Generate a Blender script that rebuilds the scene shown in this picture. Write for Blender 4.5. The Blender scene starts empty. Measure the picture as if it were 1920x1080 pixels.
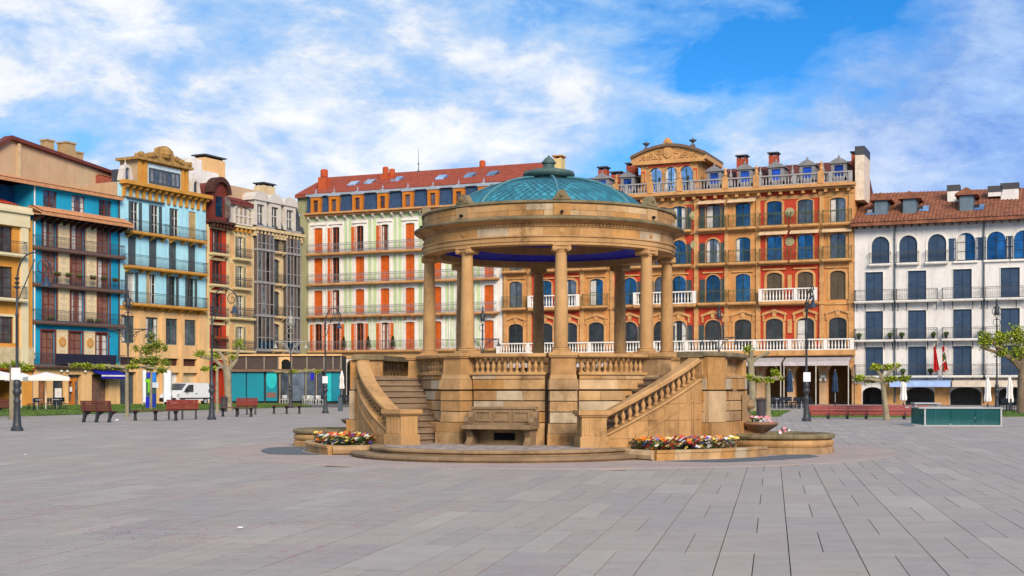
import bpy, bmesh, math, random
from mathutils import Vector
random.seed(7)
R = math.radians; pi = math.pi; sin = math.sin; cos = math.cos
sc = bpy.context.scene; COL = sc.collection
F = 2500.0; H = 1.5; HY = 728.0          # focal length and horizon of the photograph in its pixels, eye height

# ------------------------------------------------------------------ camera, sky, sun, exposure
cam = bpy.data.cameras.new('camera'); camo = bpy.data.objects.new('camera', cam); COL.objects.link(camo)
camo.location = (0, 0, H); camo.rotation_euler = (pi/2, 0, 0)
cam.sensor_width = 36; cam.lens = F/1920*36; cam.shift_y = (HY-540)/1920; cam.clip_end = 3000
sc.camera = camo
cy = sc.cycles; cy.max_bounces = 4; cy.diffuse_bounces = 2; cy.glossy_bounces = 2; cy.transmission_bounces = 2; cy.transparent_max_bounces = 6; cy.caustics_reflective = False; cy.caustics_refractive = False; cy.use_adaptive_sampling = True; cy.adaptive_threshold = .015; cy.adaptive_min_samples = 16
SUN = Vector((0.27, -0.84, 0.50)).normalized()
sc.view_settings.view_transform = 'Standard'; sc.view_settings.look = 'None'
sc.view_settings.exposure = 0.56; sc.view_settings.gamma = 1
sun = bpy.data.lights.new('sun', 'SUN'); sun.energy = 2.9; sun.angle = R(26); sun.color = (1, .85, .66)
suno = bpy.data.objects.new('sun', sun); COL.objects.link(suno)
suno.rotation_euler = SUN.to_track_quat('Z', 'Y').to_euler(); suno.location = (-20, -20, 60)

def S(r, g, b, k=1.0):
    f = lambda c: (c/255/12.92 if c/255 <= .04045 else ((c/255+.055)/1.055)**2.4)*k
    return (f(r), f(g), f(b))

class NT:
    def __init__(s, tree): s.t = tree; tree.nodes.clear()
    def n(s, typ, **kw):
        x = s.t.nodes.new(typ)
        for k, v in kw.items():
            if k.startswith('i_'):
                key = k[2:]; key = int(key) if key.isdigit() else key.replace('_', ' ')
                s.put(x.inputs[key], v)
            else: setattr(x, k, v)
        return x
    def put(s, sock, v):
        if hasattr(v, 'is_linked') or hasattr(v, 'links'): s.t.links.new(v, sock)
        elif isinstance(v, tuple) and sock.type == 'RGBA' and len(v) == 3: sock.default_value = (*v, 1)
        else: sock.default_value = v
    def math(s, op, a, b=0.0, c=None, clamp=False):
        x = s.n('ShaderNodeMath', operation=op, use_clamp=clamp); s.put(x.inputs[0], a); s.put(x.inputs[1], b)
        if c is not None: s.put(x.inputs[2], c)
        return x.outputs[0]
    def mix(s, f, a, b, typ='MIX'):
        x = s.n('ShaderNodeMix', data_type='RGBA', blend_type=typ); s.put(x.inputs[0], f); s.put(x.inputs[6], a); s.put(x.inputs[7], b)
        return x.outputs[2]
    def noise(s, vec, scale, detail=4, rough=.55, dist=0.0):
        x = s.n('ShaderNodeTexNoise'); s.put(x.inputs['Scale'], scale); x.inputs['Detail'].default_value = detail
        x.inputs['Roughness'].default_value = rough; x.inputs['Distortion'].default_value = dist
        if vec is not None: s.put(x.inputs['Vector'], vec)
        return x.outputs['Fac']
    def ramp(s, f, stops, interp='LINEAR'):
        x = s.n('ShaderNodeValToRGB'); s.put(x.inputs[0], f); e = x.color_ramp.elements; x.color_ramp.interpolation = interp
        while len(e) < len(stops): e.new(.5)
        for i, (p, c) in enumerate(stops):
            e[i].position = p; e[i].color = (c, c, c, 1) if not isinstance(c, tuple) else (*c, 1)
        return x.outputs[0]
    def mr(s, f, a, b, c=0.0, d=1.0):
        x = s.n('ShaderNodeMapRange', clamp=True); s.put(x.inputs[0], f)
        for i, v in enumerate((a, b, c, d)): s.put(x.inputs[i+1], v)
        return x.outputs[0]

# world: physical sky, cloud cover mixed in by direction
wd = bpy.data.worlds.new('World'); sc.world = wd; wd.use_nodes = True
w = NT(wd.node_tree)
sky = w.n('ShaderNodeTexSky', sky_type='NISHITA', sun_disc=False, sun_elevation=math.asin(SUN.z), sun_rotation=math.atan2(SUN.x, SUN.y),
          altitude=900, air_density=.75, dust_density=.15, ozone_density=4.0)
hs = w.n('ShaderNodeHueSaturation', i_Saturation=1.3, i_Value=1.42, i_Color=sky.outputs[0])
tc = w.n('ShaderNodeTexCoord').outputs['Generated']
sx = w.n('ShaderNodeSeparateXYZ', i_0=tc)
dx, dy, dz = sx.outputs
mp = w.n('ShaderNodeMapping', i_Vector=tc, i_Scale=(1, 1, 2.0), i_Location=(3.1, 1.2, .35)).outputs[0]
n1 = w.noise(mp, 5.0, 7, .60, .2); n3 = w.noise(mp, 2.2, 2, .5)
mp2 = w.n('ShaderNodeMapping', i_Vector=tc, i_Scale=(1, 1, 2.1), i_Location=(7.4, .3, 2.6), i_Rotation=(0, R(-12), 0)).outputs[0]
n4 = w.noise(mp2, 13.0, 8, .64, .25); n2 = w.noise(mp2, 19.0, 5, .62, .5)
def blob(ax, el, ra, re, amt):            # a soft patch of more or less cloud around a direction
    sy = 1/(2.2*ra); c = (sin(R(ax))*cos(R(el)), cos(R(ax))*cos(R(el)), sin(R(el)))
    v = w.n('ShaderNodeVectorMath', operation='MULTIPLY_ADD', i_0=tc, i_1=(1/ra, sy, 1/re), i_2=(-c[0]/ra, -c[1]*sy, -c[2]/re)).outputs[0]
    d2 = w.n('ShaderNodeVectorMath', operation='DOT_PRODUCT', i_0=v, i_1=v).outputs['Value']
    return w.math('MULTIPLY', w.math('POWER', .3679, d2), amt)
cov = w.math('ADD', w.math('MULTIPLY', n1, .55), w.math('MULTIPLY', n4, .45))
cov = w.math('ADD', cov, w.math('MULTIPLY', w.math('SUBTRACT', n3, .5), .22))
for b in ((11.5, 14.0, .085, .036, -.20), (15.0, 15.6, .05, .020, -.16), (5, 9.8, .07, .022, -.07), (-3.5, 12.2, .07, .014, -.09), (-12, 4.6, .07, .014, -.07),
          (-12, 12.0, .12, .045, .09), (-2, 10.4, .08, .018, .15), (-8, 8.0, .12, .020, .05), (6, 6.8, .11, .016, .10), (20.5, 8, .08, .09, .20), (13.5, 9.8, .06, .014, .12), (7.5, 12.0, .03, .006, .13)):
    cov = w.math('ADD', cov, blob(*b))
cov = w.math('ADD', cov, w.mr(dz, 0.02, .15, .10, 0.0))
cf = w.mr(cov, .43, .565)
veil = w.math('MULTIPLY', w.mr(cov, .33, .47), .66)
thick = w.mr(cov, .47, .66)
edge = w.mr(w.math('ADD', w.math('MULTIPLY', n2, .55), w.math('MULTIPLY', n4, .45)), .38, .60)
shade = w.math('MULTIPLY', w.math('ADD', w.math('MULTIPLY', edge, .65), w.math('MULTIPLY', thick, .35)), 1.0)
ccol = w.mix(shade, S(158, 200, 252), (1.0, .985, .965))
right = w.math('MULTIPLY', w.mr(w.math('ADD', dx, w.math('MULTIPLY', w.math('SUBTRACT', n1, .5), .30)), .16, .32), .9)
ccol = w.mix(right, ccol, w.mix(edge, S(98, 148, 228), S(160, 196, 244)))
cl = w.mix(1.0, ccol, w.mix(thick, (7.8, 7.8, 7.8), (9.0, 9.0, 9.0)), 'MULTIPLY')
vcol = w.mix(right, w.mix(1.0, S(176, 214, 250), (8.6, 8.6, 8.6), 'MULTIPLY'), w.mix(1.0, S(110, 160, 238), (8.6, 8.6, 8.6), 'MULTIPLY'))
skyc = w.mix(w.math('MULTIPLY', cf, .95), w.mix(veil, hs.outputs[0], vcol), cl)
bg = w.n('ShaderNodeBackground', i_Color=skyc, i_Strength=.082)
w.n('ShaderNodeOutputWorld', i_Surface=bg.outputs[0])

# ------------------------------------------------------------------ materials
MATS = {}
def M(name, col, rough=.85, col2=None, scale=2.0, var=.22, bump=.25, bscale=18.0, rnd=0.0, grime=0.0, metal=0.0, spec=.3, gscale=1.6, palette=None, coat=0.0, trans=0.0):
    if name in MATS: return MATS[name]
    m = bpy.data.materials.new(name); m.use_nodes = True; t = NT(m.node_tree); MATS[name] = m
    pos = t.n('ShaderNodeNewGeometry'); P = pos.outputs['Position']
    ob = t.n('ShaderNodeObjectInfo')
    rv = t.math('FRACT', t.math('ADD', ob.outputs['Random'], pos.outputs['Random Per Island']))
    base = col
    if palette: base = t.ramp(rv, [(i/len(palette), c) for i, c in enumerate(palette)], 'CONSTANT')
    c2 = col2 if col2 else tuple(c*(1-var*1.6) for c in col)
    f = t.mr(t.noise(P, scale, 5, .62, .2), .32, .68)
    if col2: c = t.mix(f, base, c2)
    else: c = t.mix(f, t.mix(1.0, base, (1+var*.5,)*3, 'MULTIPLY'), t.mix(1.0, base, (1-var,)*3, 'MULTIPLY'))
    if rnd:
        k = t.mr(rv, 0, 1, 1-rnd, 1+rnd)
        c = t.mix(1.0, c, t.n('ShaderNodeCombineColor', i_0=k, i_1=k, i_2=k).outputs[0], 'MULTIPLY')
    if grime:
        mpv = t.n('ShaderNodeMapping', i_Vector=P, i_Scale=(1, 1, .22)).outputs[0]
        g = t.mr(t.noise(mpv, gscale, 5, .66, .3), .44, .70)
        g2 = t.mr(t.noise(P, 6.5, 4, .7), .30, .62)
        c = t.mix(t.math('MULTIPLY', t.math('MULTIPLY', g, g2), grime), c, t.mix(1.0, c, (.30, .27, .24), 'MULTIPLY'))
    bs = t.n('ShaderNodeBsdfPrincipled'); t.put(bs.inputs['Base Color'], c)
    rr = t.math('ADD', rough, t.math('MULTIPLY', t.math('SUBTRACT', f, .5), .16), clamp=True)
    t.put(bs.inputs['Roughness'], rr); bs.inputs['Metallic'].default_value = metal
    bs.inputs['Specular IOR Level'].default_value = spec; bs.inputs['Coat Weight'].default_value = coat
    if trans: bs.inputs['Transmission Weight'].default_value = trans
    if bump:
        b = t.n('ShaderNodeBump', i_Strength=bump, i_Distance=.03, i_Height=t.noise(P, bscale, 3, .65))
        t.put(bs.inputs['Normal'], b.outputs[0])
    t.n('ShaderNodeOutputMaterial', i_Surface=bs.outputs[0])
    return m
def GLASS(name, tint, metal=.7, rough=.08):
    if name in MATS: return MATS[name]
    m = bpy.data.materials.new(name); m.use_nodes = True; t = NT(m.node_tree); MATS[name] = m
    g = t.n('ShaderNodeNewGeometry'); ob = t.n('ShaderNodeObjectInfo')
    k = t.mr(ob.outputs['Random'], 0, 1, .45, 1.25)
    f = t.mr(t.noise(g.outputs['Position'], 1.3, 3, .5), .35, .65, .55, 1.1)
    kk = t.math('MULTIPLY', k, f)
    c = t.mix(1.0, tint, t.n('ShaderNodeCombineColor', i_0=kk, i_1=kk, i_2=kk).outputs[0], 'MULTIPLY')
    b = t.n('ShaderNodeBump', i_Strength=.08, i_Distance=.05, i_Height=t.noise(g.outputs['Position'], .9, 2))
    bs = t.n('ShaderNodeBsdfPrincipled', i_Base_Color=c, i_Metallic=metal, i_Roughness=rough, i_Normal=b.outputs[0])
    t.n('ShaderNodeOutputMaterial', i_Surface=bs.outputs[0])
    return m

# ------------------------------------------------------------------ mesh builder
def pol(r, a): return (r*sin(a), -r*cos(a))
class MB:
    def __init__(s): s.v = []; s.f = []; s.m = []
    def add(s, vs, fs, mi=0):
        o = len(s.v); s.v += [tuple(p) for p in vs]; s.f += [tuple(i+o for i in f) for f in fs]; s.m += [mi]*len(fs); return s
    def box(s, x0, x1, y0, y1, z0, z1, mi=0):
        return s.add([(x0,y0,z0),(x1,y0,z0),(x1,y1,z0),(x0,y1,z0),(x0,y0,z1),(x1,y0,z1),(x1,y1,z1),(x0,y1,z1)],
                     [(0,3,2,1),(4,5,6,7),(0,1,5,4),(1,2,6,5),(2,3,7,6),(3,0,4,7)], mi)
    def taper(s, cx, cy, z0, z1, w0, d0, w1, d1, mi=0):
        a, b, c, d = w0/2, d0/2, w1/2, d1/2
        return s.add([(cx-a,cy-b,z0),(cx+a,cy-b,z0),(cx+a,cy+b,z0),(cx-a,cy+b,z0),(cx-c,cy-d,z1),(cx+c,cy-d,z1),(cx+c,cy+d,z1),(cx-c,cy+d,z1)],
                     [(0,3,2,1),(4,5,6,7),(0,1,5,4),(1,2,6,5),(2,3,7,6),(3,0,4,7)], mi)
    def prism_y(s, poly, y0, y1, mi=0):       # polygon (x,z) extruded along y
        n = len(poly)
        return s.add([(x,y0,z) for x,z in poly]+[(x,y1,z) for x,z in poly],
                     [tuple(range(n)), tuple(range(2*n-1,n-1,-1))]+[(i,i+n,(i+1)%n+n,(i+1)%n) for i in range(n)], mi)
    def prism_x(s, poly, x0, x1, mi=0):       # polygon (y,z) extruded along x
        n = len(poly)
        return s.add([(x0,y,z) for y,z in poly]+[(x1,y,z) for y,z in poly],
                     [tuple(range(n)), tuple(range(2*n-1,n-1,-1))]+[(i,i+n,(i+1)%n+n,(i+1)%n) for i in range(n)], mi)
    def prism_z(s, poly, z0, z1, mi=0):
        n = len(poly)
        return s.add([(x,y,z0) for x,y in poly]+[(x,y,z1) for x,y in poly],
                     [tuple(range(n)), tuple(range(2*n-1,n-1,-1))]+[(i,i+n,(i+1)%n+n,(i+1)%n) for i in range(n)], mi)
    def sweep(s, prof, angs, wrap=False, caps=True, closed=True, mi=0, c=(0, 0)):   # prof: list of (r,z) or function of angle
        rows = []
        for a in angs:
            p = prof(a) if callable(prof) else prof
            rows.append([(c[0]+r*sin(a), c[1]-r*cos(a), z) for r, z in p])
        n = len(rows[0]); vs = [v for r in rows for v in r]; fs = []; m = len(rows)
        for i in range(m if wrap else m-1):
            j = (i+1) % m
            for k in range(n if closed else n-1):
                l = (k+1) % n; fs.append((i*n+k, i*n+l, j*n+l, j*n+k))
        if caps and not wrap and closed: fs += [tuple(range(n)), tuple(range((m-1)*n+n-1, (m-1)*n-1, -1))]
        return s.add(vs, fs, mi)
    def lathe(s, prof, n=16, c=(0, 0), mi=0, closed=False):
        return s.sweep(prof, [2*pi*i/n for i in range(n)], wrap=True, closed=closed, mi=mi, c=c)
    def arc(s, r0, r1, z0, z1, a0, a1, n=4, ch=0.0, mi=0):
        p = [(r0,z0),(r1-ch,z0),(r1,z0+ch),(r1,z1-ch),(r1-ch,z1),(r0,z1)] if ch else [(r0,z0),(r1,z0),(r1,z1),(r0,z1)]
        return s.sweep(p, [a0+(a1-a0)*i/n for i in range(n+1)], mi=mi)
    def tube(s, pts, rad, n=6, mi=0, cap=True):
        pts = [Vector(p) for p in pts]; rows = []; m = len(pts); up = None
        for i, p in enumerate(pts):
            d = (pts[min(i+1, m-1)]-pts[max(i-1, 0)]).normalized()
            if up is None: up = d.orthogonal().normalized()
            else:
                up = up - d*up.dot(d); up = up.normalized() if up.length > 1e-4 else d.orthogonal().normalized()
            b = d.cross(up); r = rad[i] if isinstance(rad, (list, tuple)) else rad
            rows.append([p+(up*cos(2*pi*k/n)+b*sin(2*pi*k/n))*r for k in range(n)])
        fs = [(i*n+k, i*n+(k+1)%n, (i+1)*n+(k+1)%n, (i+1)*n+k) for i in range(m-1) for k in range(n)]
        if cap: fs += [tuple(range(n-1,-1,-1)), tuple(range((m-1)*n, m*n))]
        return s.add([v for r in rows for v in r], fs, mi)
    def cyl_y(s, cx, cz, r, y0, y1, n=12, mi=0):
        return s.prism_y([(cx+r*cos(2*pi*i/n), cz+r*sin(2*pi*i/n)) for i in range(n)], y0, y1, mi)
    def mesh(s, name, mats, smooth=False, fix=True):
        me = bpy.data.meshes.new(name); me.from_pydata(s.v, [], s.f)
        for m in (mats if isinstance(mats, (list, tuple)) else [mats]): me.materials.append(m)
        me.polygons.foreach_set('material_index', s.m)
        if fix:
            b = bmesh.new(); b.from_mesh(me); bmesh.ops.recalc_face_normals(b, faces=b.faces); b.to_mesh(me); b.free()
        if smooth:
            me.polygons.foreach_set('use_smooth', [True]*len(me.polygons)); me.set_sharp_from_angle(angle=R(42))
        me.update(); return me
    def build(s, name, mats, parent=None, loc=(0,0,0), rz=0.0, smooth=False, fix=True):
        return put(name, s.mesh(name, mats, smooth, fix), parent, loc, rz)
def put(name, me, parent=None, loc=(0,0,0), rz=0.0):
    o = bpy.data.objects.new(name, me); COL.objects.link(o); o.parent = parent; o.location = loc; o.rotation_euler = (0, 0, rz); return o
def tag(o, label=None, cat=None, group=None, kind=None):
    if label: o['label'] = label
    if cat: o['category'] = cat
    if group: o['group'] = group
    if kind: o['kind'] = kind
    return o
def thing(name, label, cat, loc=(0,0,0), rz=0.0, group=None): return tag(put(name, None, None, loc, rz), label, cat, group)
def copytree(o, parent=None):
    c = o.copy(); COL.objects.link(c); c.parent = parent
    for ch in list(o.children): copytree(ch, c)
    return c
def W(px, py, Y): return Vector(((px-960)*Y/F, Y, H+(HY-py)*Y/F))
def gx(px, Y): return (px-960)*Y/F
# ------------------------------------------------------------------ ground
KC = (0.911, 33.0)            # bandstand centre
m_joint = M('joint_sand', (.13, .122, .115), .95, bump=.1)
def slab_mat():
    m = bpy.data.materials.new('paving_slab'); m.use_nodes = True; t = NT(m.node_tree)
    g = t.n('ShaderNodeNewGeometry'); P = g.outputs['Position']; ob = t.n('ShaderNodeObjectInfo')
    rv = t.math('FRACT', t.math('ADD', ob.outputs['Random'], g.outputs['Random Per Island']))
    c = t.ramp(rv, [(0, (.335,.302,.285)), (.2, (.36,.325,.305)), (.36, (.325,.295,.282)), (.5, (.375,.335,.308)), (.62, (.31,.292,.290)), (.74, (.35,.31,.285)), (.86, (.41,.378,.352)), (.95, (.30,.285,.285))], 'CONSTANT'); c = t.mix(.2, c, (.345,.312,.295))
    f = t.mr(t.noise(P, .35, 4, .6, .4), .3, .7); c = t.mix(t.math('MULTIPLY', f, .5), c, (.285, .262, .265))
    mp = t.n('ShaderNodeMapping', i_Vector=P, i_Scale=(.5, 1.6, 1), i_Rotation=(0, 0, R(8))).outputs[0]
    c = t.mix(t.math('MULTIPLY', t.mr(t.noise(mp, 2.2, 6, .72), .45, .75), .42), c, (.45, .42, .395))
    c = t.mix(t.math('MULTIPLY', t.mr(t.noise(P, 3.1, 6, .75, .5), .52, .70), .30), c, (.15, .145, .15))
    sp = t.mr(t.noise(P, 55, 3, .7), .60, .70); c = t.mix(t.math('MULTIPLY', sp, .18), c, (.12, .12, .125))
    v = t.n('ShaderNodeTexVoronoi', i_Vector=P, i_Scale=2.1); sp2 = t.mr(v.outputs['Distance'], .045, .025)
    gate = t.mr(t.noise(P, 1.1, 2), .53, .57); c = t.mix(t.math('MULTIPLY', t.math('MULTIPLY', sp2, gate), .7), c, (.05, .045, .045))
    # trodden red petals, mostly on the left of the square
    sxx = t.n('ShaderNodeSeparateXYZ', i_0=P)
    area = t.math('MULTIPLY', t.mr(sxx.outputs[0], 3.5, -3.0), t.mr(t.noise(P, .42, 4, .6, .5), .46, .60))
    fine = t.mr(t.noise(P, 9, 6, .8, 1.2), .53, .66)
    c = t.mix(t.math('MULTIPLY', t.math('MULTIPLY', area, fine), .95), c, (.36, .075, .10))
    c = t.mix(1.0, c, (1.07, 1.01, .90), 'MULTIPLY')
    bs = t.n('ShaderNodeBsdfPrincipled', i_Base_Color=c)
    t.put(bs.inputs['Roughness'], t.mr(t.noise(P, 1.2, 5), .3, .7, .62, .85)); bs.inputs['Specular IOR Level'].default_value = .3
    b = t.n('ShaderNodeBump', i_Strength=.28, i_Distance=.012, i_Height=t.noise(P, 28, 4, .7)); t.put(bs.inputs['Normal'], b.outputs[0])
    t.n('ShaderNodeOutputMaterial', i_Surface=bs.outputs[0]); MATS['paving_slab'] = m; return m
m_slab = slab_mat()
gmb = MB(); gmb.add([(-700,-60,-.03),(700,-60,-.03),(700,900,-.03),(-700,900,-.03)], [(0,1,2,3)])
ground = tag(gmb.build('ground', m_joint), 'dark sandy ground under the paving', None, None, 'structure')
pave = tag(put('paving', None), 'grey stone slab paving of the square', None, None, 'structure')
vv = (.1923, .9813); uu = (.9813, -.1923); SW = .62
cells = []
for i in range(-110, 125):
    off = random.uniform(0, .5)+(1.72 if i % 2 else 0); s0 = i*SW+.14
    k = -4; t0 = -4*3.45+off
    while t0 < 112:
        for (ln, half) in ((1.70, False), (1.75, True)):
            for (sa, sb) in (((s0, s0+SW),) if not half else ((s0, s0+SW/2), (s0+SW/2, s0+SW))):
                cs, ct = (sa+sb)/2, t0+ln/2; X = uu[0]*cs+vv[0]*ct; Y = uu[1]*cs+vv[1]*ct
                if 7.5 < Y < 104 and abs(X) < .42*Y+2.2 and math.hypot(X-KC[0], Y-KC[1]) > 7.9: cells.append((Y*Y+X*X*.3, X, Y, sb-sa, ln, half))
            t0 += ln
cells.sort(); ang = math.atan2(uu[1], uu[0]); G1 = .006
def slab_mb(w_, l_, far=False, ctr=(0, 0), jit=0.0):
    mb = MB(); a, b = w_/2-G1/2, l_/2-.004; z = jit
    loc = [(-a,-b),(a,-b),(a,b),(-a,b)]; c = .002
    q = lambda p: (ctr[0]+uu[0]*p[0]+vv[0]*p[1], ctr[1]+uu[1]*p[0]+vv[1]*p[1]) if far else p
    top = [(*q((x-c*(1 if x > 0 else -1), y-c*(1 if y > 0 else -1))), z) for x, y in loc]; bot = [(*q(p), z-.02) for p in loc]
    mb.add(top+bot, [(0,1,2,3)]+[(i+4,(i+1)%4+4,(i+1)%4,i) for i in range(4)]); return mb
sm = {h: slab_mb(SW/2 if h else SW, 1.75 if h else 1.70).mesh('slab', m_slab) for h in (0, 1)}
for d, X, Y, w_, ln, half in cells[:300]:
    put('slab', sm[int(half)], pave, (X, Y, random.uniform(-.0015, .0015)), ang)
big = MB()
for d, X, Y, w_, ln, half in cells[300:]:
    s_ = slab_mb(w_, ln, True, (X, Y), random.uniform(-.0015, .0015)); big.add(s_.v, s_.f if Y < 50 else s_.f[:1])
tag(big.build('slab_field', m_slab, pave, fix=False), None, None, None, 'stuff')

# round apron of pinkish stone about the bandstand, with a ring joint and two dark grit strips
m_ring = M('ring_paving', (.44,.345,.29), .8, (.37,.295,.255), .9, bump=.2, bscale=30, grime=.35)
ringroot = tag(put('round_paving', None, None, (KC[0], KC[1], 0)), 'pinkish round paving about the bandstand', None, None, 'structure')
N = 96
for r0, r1 in ((5.0, 6.72), (6.735, 8.30)):
    for k in range(36):
        a0 = 2*pi*k/36; g = .004/r1
        if k == 0: me_ = MB().arc(r0, r1, -.02, .008, g, 2*pi/36-g, 4, .004).mesh('paving_stone', m_ring)
        put('paving_stone', me_, ringroot, (0,0,0), a0+(.05 if r0 > 6 else 0))
m_grit = M('dark_grit', (.10,.115,.125), .9, (.15,.165,.17), 6, bump=.5, bscale=60)
for sgn in (-1, 1):
    mb = MB(); n = 24; vs = []
    for i in range(n+1):
        a = R(40+46*i/n)*sgn-R(18.7); wv = .95*min(1, i/4+.12, (n-i)/6+.05); vs += [(*pol(6.05, a), .013), (*pol(6.05+wv, a), .013)]
    mb.add(vs, [(2*i, 2*i+1, 2*i+3, 2*i+2) for i in range(n)])
    tag(mb.build('grit_strip', m_grit, None, (KC[0], KC[1], 0), fix=False), 'dark grit strip beside the flower bed', None, None, 'structure')

# lawns and the street behind
m_lawn = M('lawn', (.05,.10,.018), .95, (.10,.16,.03), 1.3, bump=.8, bscale=9)
m_blade = M('grass_blade', (.07,.14,.02), .9, (.13,.19,.035), .8, bump=0)
m_street = M('street_stone', (.30,.265,.23), .9, (.24,.22,.20), .6, bump=.2)
def sheet(name, pts, z, mat, label):
    mb = MB(); mb.prism_z(pts, -.025, z); return tag(mb.build(name, mat), label, None, None, 'structure')
def PX(px, py): Y = F*H/(py-HY); return (gx(px, Y), Y)
lawnL = [PX(-60, 781.5), PX(60, 780.5), PX(310, 771.5), PX(480, 766), PX(585, 762.2), PX(560, 757.5), PX(420, 757.2), PX(230, 758.5), PX(40, 762), PX(-60, 763.5)]
lawnR = [PX(1380, 782), PX(1462, 781.5), PX(1470, 775), PX(1482, 771), PX(1380, 771)]
lawnR2 = [PX(1517, 783), PX(1735, 783), PX(1960, 781), PX(1990, 771), PX(1740, 771), PX(1524, 773)]
def tufts(name, poly, n, label):
    mb = MB(); xs = [p[0] for p in poly]; ys = [p[1] for p in poly]; cnt = 0
    def inside(x, y):
        c = False
        for i in range(len(poly)):
            (xa, ya), (xb, yb) = poly[i], poly[i-1]
            if (ya > y) != (yb > y) and x < (xb-xa)*(y-ya)/(yb-ya)+xa: c = not c
        return c
    while cnt < n:
        x, y = random.uniform(min(xs), max(xs)), random.uniform(min(ys), max(ys))
        if not inside(x, y): continue
        a = random.uniform(0, pi); l = random.uniform(.04, .10); h = random.uniform(.02, .06)
        mb.add([(x-l*cos(a), y-l*sin(a), .04), (x+l*cos(a), y+l*sin(a), .04), (x+random.uniform(-.05,.05), y+random.uniform(-.05,.05), .05+h)], [(0,1,2)]); cnt += 1
    tag(mb.build(name, m_blade, fix=False), label, 'grass', None, 'stuff')
sheet('lawn', lawnL, .05, m_lawn, 'green lawn strip before the left house row'); tufts('grass', lawnL, 14000, 'short grass on the left lawn strip')
sheet('lawn', lawnR, .05, m_lawn, 'small lawn behind the litter bin'); tufts('grass', lawnR, 1800, 'short grass on the small lawn behind the bin')
sheet('lawn', lawnR2, .05, m_lawn, 'lawn strip behind the long red bench'); tufts('grass', lawnR2, 4500, 'short grass behind the long red bench')
st = sheet('street', [(-90, 84), (-41, 76+18), (-38, 98), (-22, 136), (0, 128), (60, 100), (80, 92), (95, 160), (-60, 190), (-120, 120)], -.006, m_street, 'pale stone street in front of the houses')
# ------------------------------------------------------------------ the bandstand
PSI = R(-18.7)
OCH = [(.55,.31,.125), (.48,.265,.105), (.58,.36,.17), (.53,.28,.095), (.43,.27,.135), (.57,.39,.215), (.50,.30,.135), (.52,.41,.27)]
m_st = M('bandstand_stone', (.58,.33,.14), .88, None, 1.7, .30, .35, 26, .09, .85, palette=OCH)
m_st2 = M('bandstand_trim', (.57,.335,.14), .86, (.42,.24,.10), 1.1, .25, .3, 22, .05, .85)
m_fac = M('facing_stone', (.56,.32,.13), .86, (.43,.24,.095), 1.4, .25, .3, 22, .07, 1.0)
m_dark = M('weathered_stone', (.36,.235,.125), .92, (.23,.155,.09), 1.5, .3, .4, 24, .1, .7)
m_lich = M('lichen_stone', (.30,.225,.12), .92, (.135,.115,.065), 2.2, .3, .4, 24, .1, .7)
m_tread = M('stair_tread', (.30,.205,.13), .9, (.20,.14,.095), 2.5, .2, .3, 30, .12, .5)
m_cobble = M('apron_cobble', (.25,.205,.18), .85, (.36,.31,.28), 7, .3, .8, 16, 0, .3)
m_blue = M('blue_ceiling', (.012,.014,.62), .7, (.008,.010,.40), 1.5, bump=.1)
m_cop = M('copper_tile', (.045,.27,.33), .6, (.03,.185,.27), 2.2, .35, .15, 30, .28, .35, spec=.5)
m_copd = M('copper_seam', (.05,.17,.20), .5, (.09,.24,.26), 3, bump=.1, spec=.5)
m_copk = M('dark_copper', (.045,.085,.08), .6, (.09,.15,.13), 4, bump=.2)
m_black = M('black_void', (.01,.01,.01), .9, bump=0)
K = thing('bandstand', 'round ochre stone bandstand with eight columns and a teal dome', 'bandstand', (KC[0], KC[1], 0), PSI)
CA = [R(22.5+45*k) for k in range(8)]
zp = .24
# drum courses: every stone its own block
courses = [(.735,.965,3.17,3), (.985,1.205,3.17,2), (1.225,1.44,3.17,3), (1.475,1.70,3.20,2), (1.705,1.80,3.22,3)]
core = MB(); core.lathe([(2.2,.05),(3.12,.05),(3.12,1.83),(0.01,1.83)], 64); core.build('drum_core', M('dark_joint', (.09,.06,.035), .95, bump=.2), K, smooth=True)
pl = MB().arc(2.9, 3.36, .10, .72, R(-15.5), R(15.5), 6, .03).mesh('plinth_stone', m_st)
for k in range(8): put('plinth_stone', pl, K, (0,0,0), 2*pi*k/8)
for ci, (z0, z1, rr, nb) in enumerate(courses):
    cuts = {3: [-15.6,-6.5,4.8,15.6], 2: [-15.6,1.6,15.6]}[nb]
    for j in range(nb):
        mid = R((cuts[j]+cuts[j+1])/2); hw = R((cuts[j+1]-cuts[j])/2)-.0010
        me_ = MB().arc(2.95, rr, z0, z1, -hw, hw, 3, .010).mesh('wall_stone', m_st)
        for k in range(8): put('wall_stone', me_, K, (0,0,0), 2*pi*k/8+(mid if k % 2 else -mid))
# piers under the columns, stacked blocks
pb = [(.10,.50,.76,3.64), (.505,.72,.72,3.60), (.735,.965,.62,3.52), (.985,1.205,.62,3.52), (1.225,1.44,.62,3.52), (1.475,1.70,.66,3.55), (1.705,1.80,.60,3.50), (1.80,2.19,.56,3.47)]
for z0, z1, wd_, ro in pb:
    mb = MB(); h_ = wd_/2; c = .012
    mb.add([(-h_,-2.75,z0),(h_,-2.75,z0),(h_,-ro,z0),(-h_,-ro,z0),(-h_+c,-2.75,z1),(h_-c,-2.75,z1),(h_-c,-ro+c,z1),(-h_+c,-ro+c,z1)],
           [(0,3,2,1),(4,5,6,7),(0,1,5,4),(1,2,6,5),(2,3,7,6),(3,0,4,7)])
    me_ = mb.mesh('pier_block', m_st)
    for a in CA: put('pier_block', me_, K, (0,0,0), a)
capm = MB().box(-.31,.31,-3.51,-2.60,2.19,2.225).box(-.33,.33,-3.54,-2.58,2.225,2.30).mesh('pier_cap', m_st2)
for a in CA: put('pier_cap', capm, K, (0,0,0), a)
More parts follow.
